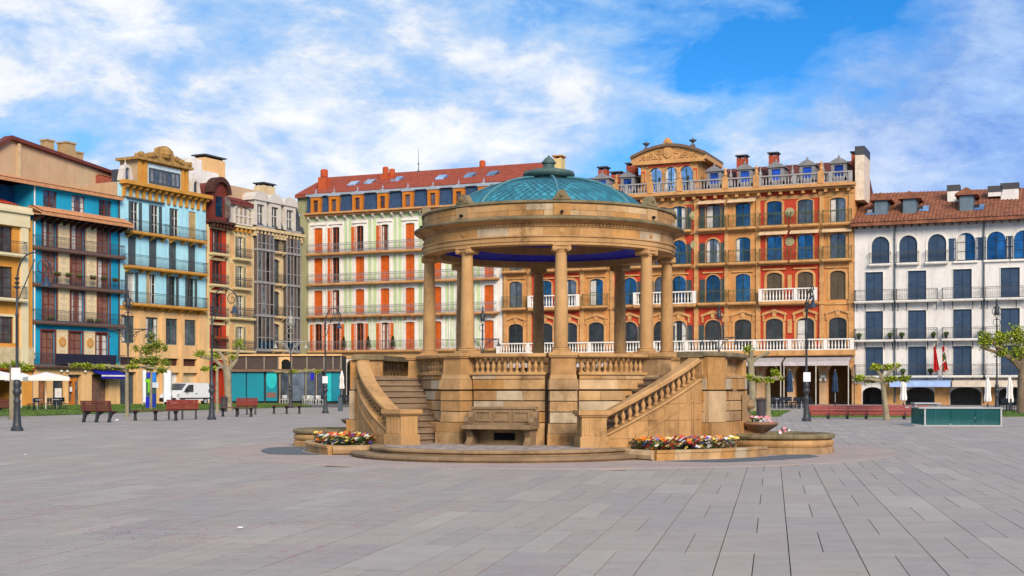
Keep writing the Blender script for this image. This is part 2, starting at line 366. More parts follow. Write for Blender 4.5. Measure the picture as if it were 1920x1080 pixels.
# balustrades between the piers
bprof = [(.050,0),(.060,0),(.060,.03),(.030,.045),(.034,.07),(.062,.13),(.056,.165),(.028,.225),(.026,.25),(.045,.268),(.030,.285),(.055,.30),(.055,.325)]
balm = MB().lathe([(r_*.88, z_) for r_, z_ in bprof], 8).mesh('baluster', m_st2, True)
railm = MB().sweep([(2.99,2.19),(3.26,2.19),(3.29,2.215),(3.29,2.27),(3.26,2.285),(2.99,2.285)], [R(-16+32*i/8) for i in range(9)]).mesh('rail', m_st2)
curbm = MB().arc(2.99, 3.26, 1.80, 1.862, R(-16), R(16), 8, .008).mesh('balustrade_base', m_st2)
for k in range(8):
    if k in (2, 6): continue
    a = 2*pi*k/8
    put('rail', railm, K, (0,0,0), a); put('balustrade_base', curbm, K, (0,0,0), a)
    for j in range(12):
        x, y = pol(3.12, a+R(-14.3+28.6*j/11)); put('baluster', balm, K, (x, y, 1.862), a)
fl = MB(); fl.lathe([(.01,1.835),(3.05,1.835)], 48); fl.build('floor', M('pale_floor', (.52,.42,.30), .8, (.44,.35,.25), 2, bump=.1), K)  # floor colour made paler to bounce light up to the ceiling
# columns
def colmesh():
    sh = MB(); n = 12; pts = []
    for i in range(n+1):
        t = i/n; pts.append((.158-.030*max(0, (t-.2)/.8)**1.4, 2.44+2.13*t))
    sh.lathe(pts, 24); shm = sh.mesh('column', m_st2, True)
    b = MB(); b.box(-.215,.215,-.215,.215,2.30,2.36); b.lathe([(.21,2.36),(.215,2.38),(.195,2.40),(.175,2.41),(.19,2.425),(.185,2.44),(.158,2.445)], 24)
    c = MB(); c.lathe([(.128,4.56),(.145,4.57),(.145,4.585),(.13,4.59),(.15,4.62),(.17,4.65),(.1,4.655)], 24)
    c.box(-.205,.205,-.19,.19,4.70,4.737); c.box(-.15,.15,-.16,.16,4.63,4.70)
    for sx_ in (-1, 1):
        for k_ in range(3):
            rr = (.062,.044,.024)[k_]; c.cyl_y(sx_*.155, 4.648, rr, -.178-.010*k_, .178+.010*k_, 14)
    return shm, b.mesh('column_base', m_st2, True), c.mesh('capital', m_st2, True)
shm, bsm, cpm = colmesh()
for a in CA:
    x, y = pol(2.95, a); o = put('column', shm, K, (x, y, 0), a); put('column_base', bsm, o); put('capital', cpm, o)
# entablature
mb = MB(); mb.lathe([(2.70,4.735),(3.09,4.735),(3.09,4.80),(3.11,4.80),(3.11,4.90),(3.14,4.905),(3.14,4.93),(2.70,4.93)], 96, closed=True); mb.build('architrave', m_st2, K, smooth=True)
for k in range(24):
    hw = R(7.5)-.0010
    if k == 0: me_ = MB().arc(2.75, 3.075, 4.935, 5.135, -hw, hw, 4, .006).mesh('frieze_stone', m_st)
    put('frieze_stone', me_, K, (0,0,0), R(15*k+22.5))
mb = MB()
for k in range(220):
    a = 2*pi*k/220; mb.arc(3.07, 3.125, 5.165, 5.20, a-.009, a+.009, 1)
o = mb.build('dentils', m_st2, K); o['kind'] = 'stuff'
mb = MB(); mb.lathe([(2.8,5.137),(3.10,5.137),(3.10,5.16),(3.085,5.165),(3.085,5.20),(3.13,5.205),(3.20,5.25),(3.22,5.252),(3.28,5.265),(3.28,5.275),(2.8,5.275)], 96, closed=True); mb.build('cornice', m_st2, K, smooth=True)
mb = MB(); mb.lathe([(2.9,5.275),(3.305,5.275),(3.325,5.30),(3.325,5.325),(3.12,5.385),(2.9,5.385)], 96, closed=True); mb.build('cornice_cap', m_lich, K, smooth=True)
for z0, z1, of in ((5.387,5.50,0), (5.503,5.655,7.5)):
    hw = R(7.5)-.0011; me_ = MB().arc(2.90, 3.10, z0, z1, -hw, hw, 4, .005).mesh('parapet_stone', m_st)
    for k in range(24): put('parapet_stone', me_, K, (0,0,0), R(15*k+22.5+of))
mb = MB(); mb.lathe([(2.86,5.655),(3.12,5.655),(3.145,5.675),(3.145,5.715),(3.10,5.735),(2.86,5.735)], 96, closed=True); mb.build('parapet_coping', m_lich, K, smooth=True)
acm = MB().prism_y([(-.20,5.735),(.20,5.735),(.19,5.78),(.13,5.83),(.10,5.90),(.05,5.945),(0,5.96),(-.05,5.945),(-.10,5.90),(-.13,5.83),(-.19,5.78)], -3.13, -2.93)
acm.cyl_y(0, 5.85, .055, -3.16, -3.12, 12); acm.cyl_y(0, 5.85, .03, -3.18, -3.12, 10); acm = acm.mesh('acroterion', m_lich)
dpm = MB().box(-.19,.19,-3.125,-3.0,5.39,5.65).mesh('parapet_pier', m_st)
rom = MB()
for r_, d_ in ((.062,.012),(.042,.025),(.018,.036)): rom.cyl_y(0, 5.04, r_, -3.075-d_, -3.05, 14)
rom = rom.mesh('rosette', m_st2)
spm = MB().cyl_y(0, 5.46, .035, -3.19, -3.05, 10).mesh('drain_spout', m_black)
for a in CA:
    put('acroterion', acm, K, (0,0,0), a); put('parapet_pier', dpm, K, (0,0,0), a); put('rosette', rom, K, (0,0,0), a); put('drain_spout', spm, K, (0,0,0), a)
# ceiling
mb = MB(); mb.lathe([(2.70,4.745),(2.70,4.88)], 64); mb.build('beam_ring', m_st2, K, smooth=True)
mb = MB(); mb.lathe([(2.70,4.885),(1.95,4.99)], 64); mb.build('ceiling_cove', m_blue, K, smooth=True)
mb = MB(); mb.lathe([(1.95,4.985),(1.95,5.19)], 64); mb.build('ceiling_ring', m_st2, K, smooth=True)
mb = MB(); mb.lathe([(1.95,5.19),(1.0,5.32),(.01,5.36)], 64); mb.build('ceiling_dome', m_blue, K, smooth=True)
# dome
ZB, HB, RB = 5.34, 1.31, 2.60
def dm(t, up=0.0): return ((RB+up)*cos(t), ZB+(HB+up)*sin(t))
t0, t1 = R(10), R(77)
mb = MB(); mb.lathe([(2.95,5.60)]+[dm(t0+(t1-t0)*i/14) for i in range(15)], 64); mb.build('dome', m_copd, K, smooth=True)
tl = MB(); nr, nc = 17, 80
for i in range(nr):
    for j in range(nc):
        a = 2*pi*(j+.5*(i % 2))/nc+.02; da = pi/nc*.94; ta = t0+(t1-t0)*(i+1)/(nr+1); dt = (t1-t0)/(nr+1)*.95
        p = lambda aa, tt, up: (lambda rz: (*pol(rz[0], aa), rz[1]))(dm(tt, up))
        tl.add([p(a, ta-dt, .026), p(a+da, ta, .014), p(a, ta+dt, .006), p(a-da, ta, .014)], [(0,1,2,3)])
o = tl.build('dome_tiles', m_cop, K, fix=False); o['kind'] = 'stuff'
rb = MB(); pts = []
for i in range(15):
    r_, z_ = dm(t0+(t1-t0)*i/14, .03); pts.append((0, -r_, z_))
rb.tube(pts, .038, 6); rbm = rb.mesh('dome_rib', m_copd, True)
for a in CA: put('dome_rib', rbm, K, (0,0,0), a)
mb = MB(); mb.lathe([(.62,6.535),(.60,6.615),(.50,6.645),(.50,6.675),(.56,6.685),(.62,6.715),(.645,6.775),(.62,6.840),(.52,6.865),(.30,6.915),(.17,6.945),(.01,6.955)], 40); mb.build('lantern_ring', m_copk, K, smooth=True)
mb = MB(); mb.lathe([(.22,6.855),(.17,6.885),(.14,6.905),(.14,7.045),(.175,7.055),(.18,7.095),(.15,7.115),(.13,7.155),(.07,7.205),(.035,7.225),(.03,7.250),(.01,7.265)], 16); mb.build('finial', m_copk, K, smooth=True)
# front apron: two round steps, cobbled top
AC = (0, -3.25)
mb = MB(); mb.lathe([(.01,.0),(3.42,.0),(3.42,.02),(3.46,.05),(3.46,.09),(3.43,.115),(2.9,.115)], 72, AC); o = mb.build('apron_step', m_dark, K, smooth=True)
mb = MB(); mb.lathe([(2.9,.117),(3.00,.117),(3.00,.15),(3.05,.18),(3.05,.215),(3.02,.24),(2.72,.24)], 72, AC); mb.build('apron_step', m_dark, K, smooth=True)
cb = MB(); base = MB(); base.lathe([(.01,.232),(2.73,.232)], 64, AC); base.build('apron_bed', m_joint, K)
yy = -6.1
ri = 0
while yy < -2.9:
    xx = -2.9+(.07 if ri % 2 else 0)
    while xx < 2.9:
        if math.hypot(xx+.06, yy+.04+3.25) < 2.66 and math.hypot(xx+.06, yy) > 3.3:
            j = [random.uniform(-.008, .008) for _ in range(4)]; zz = .240+random.uniform(-.004,.006)
            cb.add([(xx+j[0], yy+j[1], zz-.012),(xx+.125+j[2], yy+j[0], zz-.012),(xx+.125+j[1], yy+.075, zz-.012),(xx+j[3], yy+.075+j[2], zz-.012),
                    (xx+.015, yy+.012, zz),(xx+.11, yy+.012, zz),(xx+.11, yy+.063, zz),(xx+.015, yy+.063, zz)], [(4,5,6,7),(0,1,5,4),(1,2,6,5),(2,3,7,6),(3,0,4,7)])
        xx += .14
    yy += .09; ri += 1
o = cb.build('apron_cobbles', M('cobble', (.30,.25,.225), .85, None, 5, .3, .3, 30, .22, .3), K, fix=False); o['kind'] = 'stuff'
# stairs on both flanks
A0, A1 = R(30.5), R(63.0); RI, RO = 3.22, 4.42
def zs(a): return .40+(1.68-.40)*min(1, max(0, (abs(a)-A0)/(A1-A0)))          # line of the stair string
for sg in (-1, 1):
    for i in range(11):
        a0 = A0+(A1-A0)*i/11; a1 = A0+(A1-A0)*(i+1)/11+.02; z1 = zp+(1.83-zp)*(i+1)/11.6
        nose = .012
        mb = MB(); prof = [(RI-.2,.02),(RO,.02),(RO,z1-.045),(RI-.2,z1-.045)]
        mb.sweep(prof, [sg*(a0+(a1-a0)*k/2) for k in range(3)])
        o = mb.build('step', m_tread, K)
        mb = MB(); mb.sweep([(RI-.2,z1-.045),(RO,z1-.045),(RO,z1),(RI-.2,z1)], [sg*(a0-nose+(a1-a0+nose)*k/2) for k in range(3)]); mb.build('tread', m_tread, o)
    # outer string wall with sloping head, raised triangular panel, sloping rail and balusters
    n = 14; al = [sg*(A0+.02+(A1-A0+.06)*i/n) for i in range(n+1)]
    mb = MB(); mb.sweep(lambda a: [(4.40,.0),(4.70,.0),(4.70,zs(a)),(4.40,zs(a))], al); mb.build('stair_wall', m_st2, K)
    mb = MB(); mb.sweep(lambda a: [(4.36,zs(a)),(4.73,zs(a)),(4.75,zs(a)+.025),(4.73,zs(a)+.06),(4.36,zs(a)+.06)], al); mb.build('stair_string', m_st2, K)
    cuts = [A0+.03+(A1-A0-.02)*q for q in (.0,.19,.38,.55,.70,.85,1.0)]
    for q in range(6):                      # facing slabs of the stair wall, two or three courses high
        lo = .26 if q < 5 else .26
        zz = [0.0, .42, .80, 1.16, 1.70]
        for c_ in range(4):
            zb, zt = zz[c_]+.004, zz[c_+1]-.004
            if zs(cuts[q]) < zb+.08 and zs(cuts[q+1]) < zb+.08: continue
            sa = sg*(cuts[q]+.0012); sb = sg*(cuts[q+1]-.0012)
            mb = MB(); mb.sweep(lambda a: [(4.68,zb),(4.718,zb),(4.718,max(zb+.002, min(zt, zs(a)-.035))),(4.68,max(zb+.002, min(zt, zs(a)-.035)))], [sa+(sb-sa)*k/4 for k in range(5)])
            mb.build('facing_stone', m_fac, K)
    pa = [A0+(A1-A0)*(.30+.62*i/10) for i in range(11)]      # moulded triangular frame on the wall
    fr_ = lambda lo, hi: [(4.70,lo),(4.738,lo),(4.738,hi),(4.70,hi)]
    MB().sweep(fr_(.34,.40), [sg*a for a in pa]).build('wall_moulding', m_fac, K)
    MB().sweep(lambda a: fr_(max(.40, zs(a)-.33), max(.405, zs(a)-.27)), [sg*a for a in pa]).build('wall_moulding', m_fac, K)
    MB().sweep(fr_(.40, zs(pa[-1])-.30), [sg*(pa[-1]-.014+.007*k) for k in range(3)]).build('wall_moulding', m_fac, K)
    MB().sweep(fr_(.10,.30), [sg*(A0+(A1-A0)*(.45+.12*i/2)) for i in range(3)]).build('wall_tablet', m_fac, K)
    MB().sweep(fr_(.10,.30), [sg*(A0+(A1-A0)*(.66+.12*i/2)) for i in range(3)]).build('wall_tablet', m_fac, K)
    mb = MB(); mb.sweep(lambda a: [(4.41,zs(a)+.40),(4.69,zs(a)+.40),(4.73,zs(a)+.425),(4.73,zs(a)+.49),(4.68,zs(a)+.53),(4.42,zs(a)+.53)], al); mb.build('stair_rail', m_dark if False else m_st2, K)
    for j in range(15):
        a = sg*(A0+.09+(A1-A0-.07)*j/14); x, y = pol(4.55, a); o = put('baluster', balm, K, (x, y, zs(a)+.058), a); o.scale.z = 1.09
    # newel
    x, y = pol(4.60, sg*R(28.6))
    nm = MB(); nm.box(-.31,.31,-.27,.27,.0,.47); nm.box(-.27,.27,-.235,.235,.47,.90); nm.box(-.31,.31,-.28,.28,.90,.935); nm.box(-.35,.35,-.31,.31,.935,1.03)
    for k in range(4): nm.box(-.22+.115*k,-.15+.115*k,-.247,.247,.50,.87)
    for k in range(3): nm.box(-.28,.28,-.17+.13*k,-.10+.13*k,.50,.87)
    nm.build('newel', m_st2, K, (x, y, 0), sg*R(28.6))
    # landing block with fountain on its outer face
    aa = [sg*R(63+54*i/16) for i in range(17)]
    lb = MB(); lb.sweep([(3.1,.0),(4.5,.0),(4.5,1.80),(3.1,1.80)], aa); lb.build('landing', m_tread, K)
    for z0, z1, rr in ((.0,.42,4.90),(.425,.735,4.86),(.745,.97,4.78),(.985,1.205,4.78),(1.22,1.44,4.78),(1.47,1.72,4.84),(1.73,1.80,4.80),(1.80,2.19,4.74)):
        for q in range(4):
            if z0 == 1.80 and q in (1, 2): continue
            b0, b1 = R(63+13.5*q)+.001, R(63+13.5*(q+1))-.001
            mb = MB(); mb.sweep([(4.15,z0),(rr-.01,z0),(rr,z0+.01),(rr,z1-.01),(rr-.01,z1),(4.15,z1)], [sg*(b0+(b1-b0)*k/4) for k in range(5)]); mb.build('landing_stone', m_st, K)
    mb = MB(); mb.sweep([(4.08,2.19),(4.80,2.19),(4.85,2.225),(4.85,2.29),(4.80,2.32),(4.08,2.32)], [sg*R(62+56*i/16) for i in range(17)]); mb.build('landing_coping', m_lich, K)
    for b0 in (63.4, 108.2):                # end pilasters
        for z0, z1, rr in ((.0,.735,4.98),(.745,1.44,4.90),(1.47,2.19,4.88)):
            mb = MB(); mb.sweep([(4.1,z0),(rr,z0),(rr,z1),(4.1,z1)], [sg*R(b0+8.4*k/3) for k in range(4)]); mb.build('pilaster', m_st, K)
    for j in range(12):                      # open balusters in the middle of the block
        x, y = pol(4.52, sg*R(78+24*j/11)); o = put('baluster', balm, K, (x, y, 1.80), sg*R(77+6.5*j)); o.scale.z = 1.2
    for j in range(7):                       # balustrade closing the landing behind
        r_ = 3.42+.11*j; x, y = pol(r_, sg*R(114)); put('baluster', balm, K, (x, y, 1.862), 0)
    mb = MB(); mb.sweep([(3.1,2.19),(4.2,2.19),(4.2,2.285),(3.1,2.285)], [sg*R(111.6+4.8*k/2) for k in range(3)]); mb.build('rail', m_st2, K)
    mb = MB(); mb.sweep([(3.1,1.80),(4.2,1.80),(4.2,1.862),(3.1,1.862)], [sg*R(111.6+4.8*k/2) for k in range(3)]); mb.build('balustrade_base', m_st2, K)
    # scroll and mask above the fountain bowl
    mb = MB(); mb.prism_x([(-4.80,.60),(-4.98,.62),(-5.02,.75),(-4.93,.90),(-4.90,1.12),(-4.96,1.22),(-4.93,1.34),(-4.80,1.36)], -.17, .17)
    mb.lathe([(.01,0),(.10,.02),(.14,.08),(.12,.16),(.06,.22),(.01,.23)], 10, (0,-4.94)); 
    for v_ in range(len(mb.v)-60, len(mb.v)): mb.v[v_] = (mb.v[v_][0], mb.v[v_][1], mb.v[v_][2]+1.0)
    mb.build('fountain_mask', m_dark, K, (0,0,0), sg*R(90), True)
    mb = MB(); mb.lathe([(.08,.38),(.12,.44),(.25,.52),(.40,.62),(.44,.66),(.44,.70),(.40,.71),(.34,.66),(.01,.60)], 24, (0,-5.18)); mb.build('fountain_bowl', M('reddish_stone', (.36,.20,.12), .8, (.24,.13,.08), 3, bump=.3), K, (0,0,0), sg*R(90), True)
    mb = MB(); mb.box(-.12,.12,-5.2,-4.8,.30,.52); mb.build('bowl_bracket', m_st2, K, (0,0,0), sg*R(90))
# stone bench between the front piers
bn = MB(); bn.box(-.80,.80,-3.98,-3.34,.60,.69)
bo = bn.build('bench', m_dark, K)
bm_ = MB(); bm_.box(-.72,.72,-3.47,-3.36,.69,1.04); bm_.box(-.78,.78,-3.50,-3.34,1.04,1.09); bm_.build('backrest', m_dark, bo)
for k in range(3): MB().box(-.66+.45*k,-.66+.45*k+.38,-3.50,-3.47,.76,.79).box(-.66+.45*k,-.66+.45*k+.38,-3.50,-3.47,.96,.99).box(-.66+.45*k,-.63+.45*k,-3.50,-3.47,.79,.96).box(-.31+.45*k,-.28+.45*k,-3.50,-3.47,.79,.96).build('back_panel', m_dark, bo)
for s_ in (-1, 1):
    MB().prism_x([(-3.36,.69),(-3.78,.69),(-3.82,.76),(-3.78,.84),(-3.66,.87),(-3.52,.86),(-3.46,.98),(-3.36,1.0)], s_*.76-.05, s_*.76+.05).build('armrest', m_dark, bo)
    MB().prism_x([(-3.40,.24),(-3.90,.24),(-3.90,.29),(-3.80,.33),(-3.76,.42),(-3.84,.53),(-3.90,.60),(-3.40,.60)], s_*.68-.07, s_*.68+.07).build('leg', m_dark, bo)
MB().box(-.24,.24,-3.385,-3.35,.34,.50).build('vent', m_black, bo)
# flower beds and fountain basins on both sides
def bed(sg, label, bl):
    b = thing('flower_bed', label, 'flower bed', (KC[0], KC[1], 0), PSI, 'flower beds at the foot of the bandstand')
    c0, c1 = R(39), R(71); n = 8
    for k in range(n):
        a0, a1 = c0+(c1-c0)*k/n+.0008, c0+(c1-c0)*(k+1)/n-.0008
        MB().sweep([(5.74,.0),(5.94,.0),(5.95,.16),(5.97,.165),(5.97,.215),(5.94,.22),(5.74,.22)], [sg*(a0+(a1-a0)*i/3) for i in range(4)]).build('bed_stone', m_st, b)
    mb = MB()                                # rounded end wall
    x0, y0 = pol(5.84, sg*c0); x1, y1 = pol(4.72, sg*(c0-R(2)))
    mb.tube([(x0,y0,.11),((x0+x1)/2+sg*-.10,(y0+y1)/2-.05,.11),(x1,y1,.11)], .11, 8); mb.build('end_stone', m_st, b)
    MB().sweep([(4.6,.02),(5.76,.02),(5.76,.17),(4.6,.17)], [sg*(c0-.01+(c1-c0+.02)*i/10) for i in range(11)]).build('soil', M('soil', (.045,.03,.02), .95, bump=.6), b)
    fl = MB(); cols = 7
    for i in range(480):
        r_ = random.uniform(4.78, 5.72); a = sg*random.uniform(c0, c1-R(7)); x, y = pol(r_, a); z = .17+random.uniform(.06,.28)
        ci = random.choices(range(cols), (4,5,4,4,2.4,3,2))[0]; s_ = random.uniform(.045,.085)
        cz = Vector((x, y, z)); nrm = Vector((random.uniform(-.5,.5)-.2, random.uniform(-.9,.1), 1)).normalized(); t_ = nrm.orthogonal().normalized(); bt = nrm.cross(t_)
        vs = [cz]; m5 = 10
        for q in range(m5):
            rr = s_*(1 if q % 2 == 0 else .62); vs.append(cz+(t_*cos(2*pi*q/m5)+bt*sin(2*pi*q/m5))*rr+nrm*.012)
        fl.add(vs, [(0,1+q,1+(q+1)%m5) for q in range(m5)], ci)
    for i in range(2600):
        r_ = random.uniform(4.75, 5.74); a = sg*random.uniform(c0-.01, c1-R(5)); x, y = pol(r_, a); z = .17+random.uniform(0,.22); l = random.uniform(.04,.08)
        a2 = random.uniform(0, 2*pi); d = Vector((cos(a2), sin(a2), random.uniform(.1,.9)))*l; e = Vector((-sin(a2), cos(a2), 0))*l*.35; p = Vector((x, y, z))
        fl.add([p, p+d*.5+e, p+d, p+d*.5-e], [(0,1,2,3)], cols)
    mats = [M('pansy_orange', (.75,.20,.015), .6, bump=0), M('pansy_yellow', (.80,.60,.12), .6, bump=0), M('pansy_cream', (.80,.76,.55), .6, bump=0), M('pansy_maroon', (.20,.015,.015), .6, bump=0),
            M('pansy_violet', (.10,.06,.45), .6, bump=0), M('pansy_red', (.60,.05,.02), .6, bump=0), M('pansy_white', (.75,.75,.80), .6, bump=0), M('pansy_leaf', (.035,.085,.02), .7, (.06,.12,.03), 9, bump=0)]
    tag(fl.build('pansies', mats, None, (KC[0], KC[1], 0), PSI, fix=False), bl, 'flowers', None, 'stuff')
bed(-1, 'smaller-looking flower bed left of the bandstand steps', 'mixed pansies in the left flower bed')
bed(1, 'long flower bed under the right bandstand stair', 'mixed pansies in the right flower bed')
def basin(sg, label):
    x, y = pol(5.62, PSI+sg*R(90)); b = thing('fountain_basin', label, 'fountain basin', (KC[0]+x, KC[1]+y, 0), PSI+sg*R(90), 'fountain basins on the flanks of the bandstand')
    lay = [('plinth', [(1.0,.0),(1.27,.0),(1.27,.13),(1.24,.155),(1.0,.155)]), ('wall', [(1.0,.157),(1.22,.157),(1.265,.20),(1.275,.26),(1.25,.31),(1.20,.33),(1.0,.33)]),
           ('rim', [(.98,.333),(1.24,.333),(1.29,.36),(1.30,.405),(1.27,.445),(1.20,.46),(1.03,.46),(.98,.43)])]
    for nm_, pr in lay:
        n = 8
        for k in range(n):
            lo = lambda a: 1-.045*math.exp(-((((a+pi/4) % (pi/2))-pi/4)/.07)**2)
            a0, a1 = 2*pi*k/n+.002+pi/8, 2*pi*(k+1)/n-.002+pi/8
            MB().sweep(lambda a: [(r_*lo(a), z_) for r_, z_ in pr], [a0+(a1-a0)*i/9 for i in range(10)]).build(nm_+'_stone', m_st if nm_ == 'plinth' else m_st2 if nm_ == 'wall' else m_lich, b, smooth=True)
    MB().lathe([(.01,.24),(1.05,.24)], 40).build('water', M('basin_water', (.04,.05,.035), .1, spec=.5, bump=.05), b)
    return b
b1 = basin(-1, 'fountain basin half hidden behind the left stair'); b2 = basin(1, 'whole round fountain basin right of the bandstand')
def posy(px, py, Y, n, sp, label):
    mb = MB(); c = W(px, py, Y)
    for i in range(n):
        p = c+Vector((random.uniform(-sp,sp), random.uniform(-sp,sp)*.6, random.uniform(0,.12))); r_ = random.uniform(.03,.055)
        vs = [p]+[p+Vector((cos(2*pi*q/6)*r_, sin(2*pi*q/6)*r_*.6-.01, sin(2*pi*q/6)*r_*.7)) for q in range(6)]; mb.add(vs, [(0,1+q,1+(q+1)%6) for q in range(6)], random.choice((0,0,1,2)))
    tag(mb.build('posy', [M('petal_pink', (.70,.25,.30), .6, bump=0), M('petal_white', (.8,.75,.72), .6, bump=0), M('posy_leaf', (.05,.12,.03), .7, bump=0)], fix=False), label, 'flowers')
x, y = pol(5.18, PSI+R(90)); YB = KC[1]+y
posy(960+(KC[0]+x)*F/YB-4, HY+(H-.72)*F/YB, YB, 46, .30, 'loose pink and white flowers in the small fountain bowl')
posy(1468, 812, 30.9, 16, .16, 'pink flowers floating in the right fountain basin')
# ------------------------------------------------------------------ facades
CX, CY = -22.5, 146.6         # corner where the two house rows meet
class Fac:
    def __init__(s, d): L = math.hypot(*d); s.d = (d[0]/L, d[1]/L); s.a = math.atan2(d[1], d[0])
    def Y(s, px, out=0.0):
        k = (px-960)/F; ox, oy = sin(s.a)*out, -cos(s.a)*out
        # CX+ox+t*dx = k*(CY+oy+t*dy)
        t = (k*(CY+oy)-CX-ox)/(s.d[0]-k*s.d[1]); return CY+oy+t*s.d[1], t
    def u(s, px, out=0.0): return s.Y(px, out)[1]
    def z(s, px, py, out=0.0): return H+(HY-py)*s.Y(px, out)[0]/F
FG = Fac((1, -.4266)); FL = Fac((.516, 1))
m_iron = M('iron', (.06,.06,.065), .6, bump=.1, spec=.4)
m_dglass = GLASS('window_glass', (.16,.19,.23), .55)
m_bglass = GLASS('sky_tint_glass', (.035,.16,.32), .8); m_kglass = GLASS('dark_window_glass', (.05,.05,.055), .4)  # blue of the reflected sky is put into the first glass's tint
class Bld:
    def __init__(s, name, label, fac, pl, pr, ztop, wall, depth=9.0, z0=0.0, out=0.0):
        s.f = fac; s.pl = pl; s.u0 = fac.u(pl, out); s.w = fac.u(pr, out)-s.u0; s.out = out
        ox, oy = sin(fac.a)*out, -cos(fac.a)*out
        s.root = thing(name, label, 'building', (CX+ox+fac.d[0]*s.u0, CY+oy+fac.d[1]*s.u0, 0), fac.a)
        s.op = []; s.zt = ztop; s.z0 = z0; s.dp = depth; s.wm = wall; s.cache = {}
    def X(s, px): return s.f.u(px, s.out)-s.u0
    def Z(s, px, py): return s.f.z(px, py, s.out)
    def xs(s, *p): return [s.X(q) for q in p]
    def box(s, name, mat, x0, x1, y0, y1, z0, z1, parent=None): return MB().box(x0, x1, y0, y1, z0, z1).build(name, mat, parent or s.root)
    def opening(s, x0, x1, z0, z1, rise=0.0): s.op.append((x0, x1, z0, z1, min(rise, z1-z0-.05)))
    def wall(s, rev=.28):
        mb = MB(); r3 = lambda v: round(v, 3)
        ops = [(r3(max(.02,a)), r3(min(b,s.w-.02)), r3(c), r3(d), e) for a, b, c, d, e in s.op]
        zn = getattr(s, 'zones', []); xs = sorted({r3(.006), r3(s.w-.006)} | {r3(min(max(v,.006),s.w-.006)) for z_ in zn for v in z_[:2]} | {o[0] for o in ops} | {o[1] for o in ops}); zs_ = sorted({r3(s.z0), r3(s.zt)} | {r3(v) for z_ in zn for v in z_[2:4]} | {o[2] for o in ops} | {o[3] for o in ops})
        for j in range(len(zs_)-1):
            zm = (zs_[j]+zs_[j+1])/2; row = [o for o in ops if o[2] < zm < o[3]]; run = None
            for i in range(len(xs)-1):
                xm = (xs[i]+xs[i+1])/2; hole = any(o[0] < xm < o[1] for o in row)
                if not hole: mb.add([(xs[i],0,zs_[j]),(xs[i+1],0,zs_[j]),(xs[i+1],0,zs_[j+1]),(xs[i],0,zs_[j+1])], [(0,1,2,3)], 1 if any(z_[0] < xm < z_[1] and z_[2] < zm < z_[3] for z_ in zn) else 0)
        for x0, x1, z0, z1, e in ops:
            if e <= 0:
                pts = [(x0,z0),(x0,z1),(x1,z1),(x1,z0)]
            else:
                n = 8; xc = (x0+x1)/2; hw = (x1-x0)/2
                ar = [(xc-hw*cos(pi*i/n), z1-e+e*sin(pi*i/n)) for i in range(n+1)]
                pts = [(x0,z0)]+ar+[(x1,z0)]
                for hf in (ar[:n//2+1], ar[n//2:]):
                    cn = (x0, z1) if hf is not None and hf[0][0] < xc-1e-6 else (x1, z1)
                    for i in range(len(hf)-1): mb.add([(cn[0],0,cn[1]),(hf[i][0],0,hf[i][1]),(hf[i+1][0],0,hf[i+1][1])], [(0,1,2)], 1 if any(z_[0] < xc < z_[1] and z_[2] < z0 < z_[3] for z_ in zn) else 0)
            for i in range(len(pts)-1):
                (xa, za), (xb, zb) = pts[i], pts[i+1]; mb.add([(xa,0,za),(xb,0,zb),(xb,rev,zb),(xa,rev,za)], [(0,1,2,3)], 1 if any(q_[0] <= x0+.1 and x1 <= q_[1]+.1 and q_[2] <= z0+.1 < q_[3] for q_ in zn) else 0)
            if z0 > s.z0+.05: mb.add([(x0,0,z0),(x1,0,z0),(x1,rev,z0),(x0,rev,z0)], [(0,1,2,3)], 1 if any(q_[0] <= x0+.1 and x1 <= q_[1]+.1 and q_[2] <= z0+.1 < q_[3] for q_ in zn) else 0)
        a, b, c, d, e, g = .006, s.w-.006, 0, s.dp, s.z0, s.zt
        mb.add([(a,c,e),(a,d,e),(a,d,g),(a,c,g),(b,c,e),(b,d,e),(b,d,g),(b,c,g)], [(0,1,2,3),(4,5,6,7),(1,2,6,5),(2,3,7,6)])
        s.wo = mb.build('wall', [s.wm, getattr(s, 'zm', s.wm)], s.root, fix=False); return s.wo
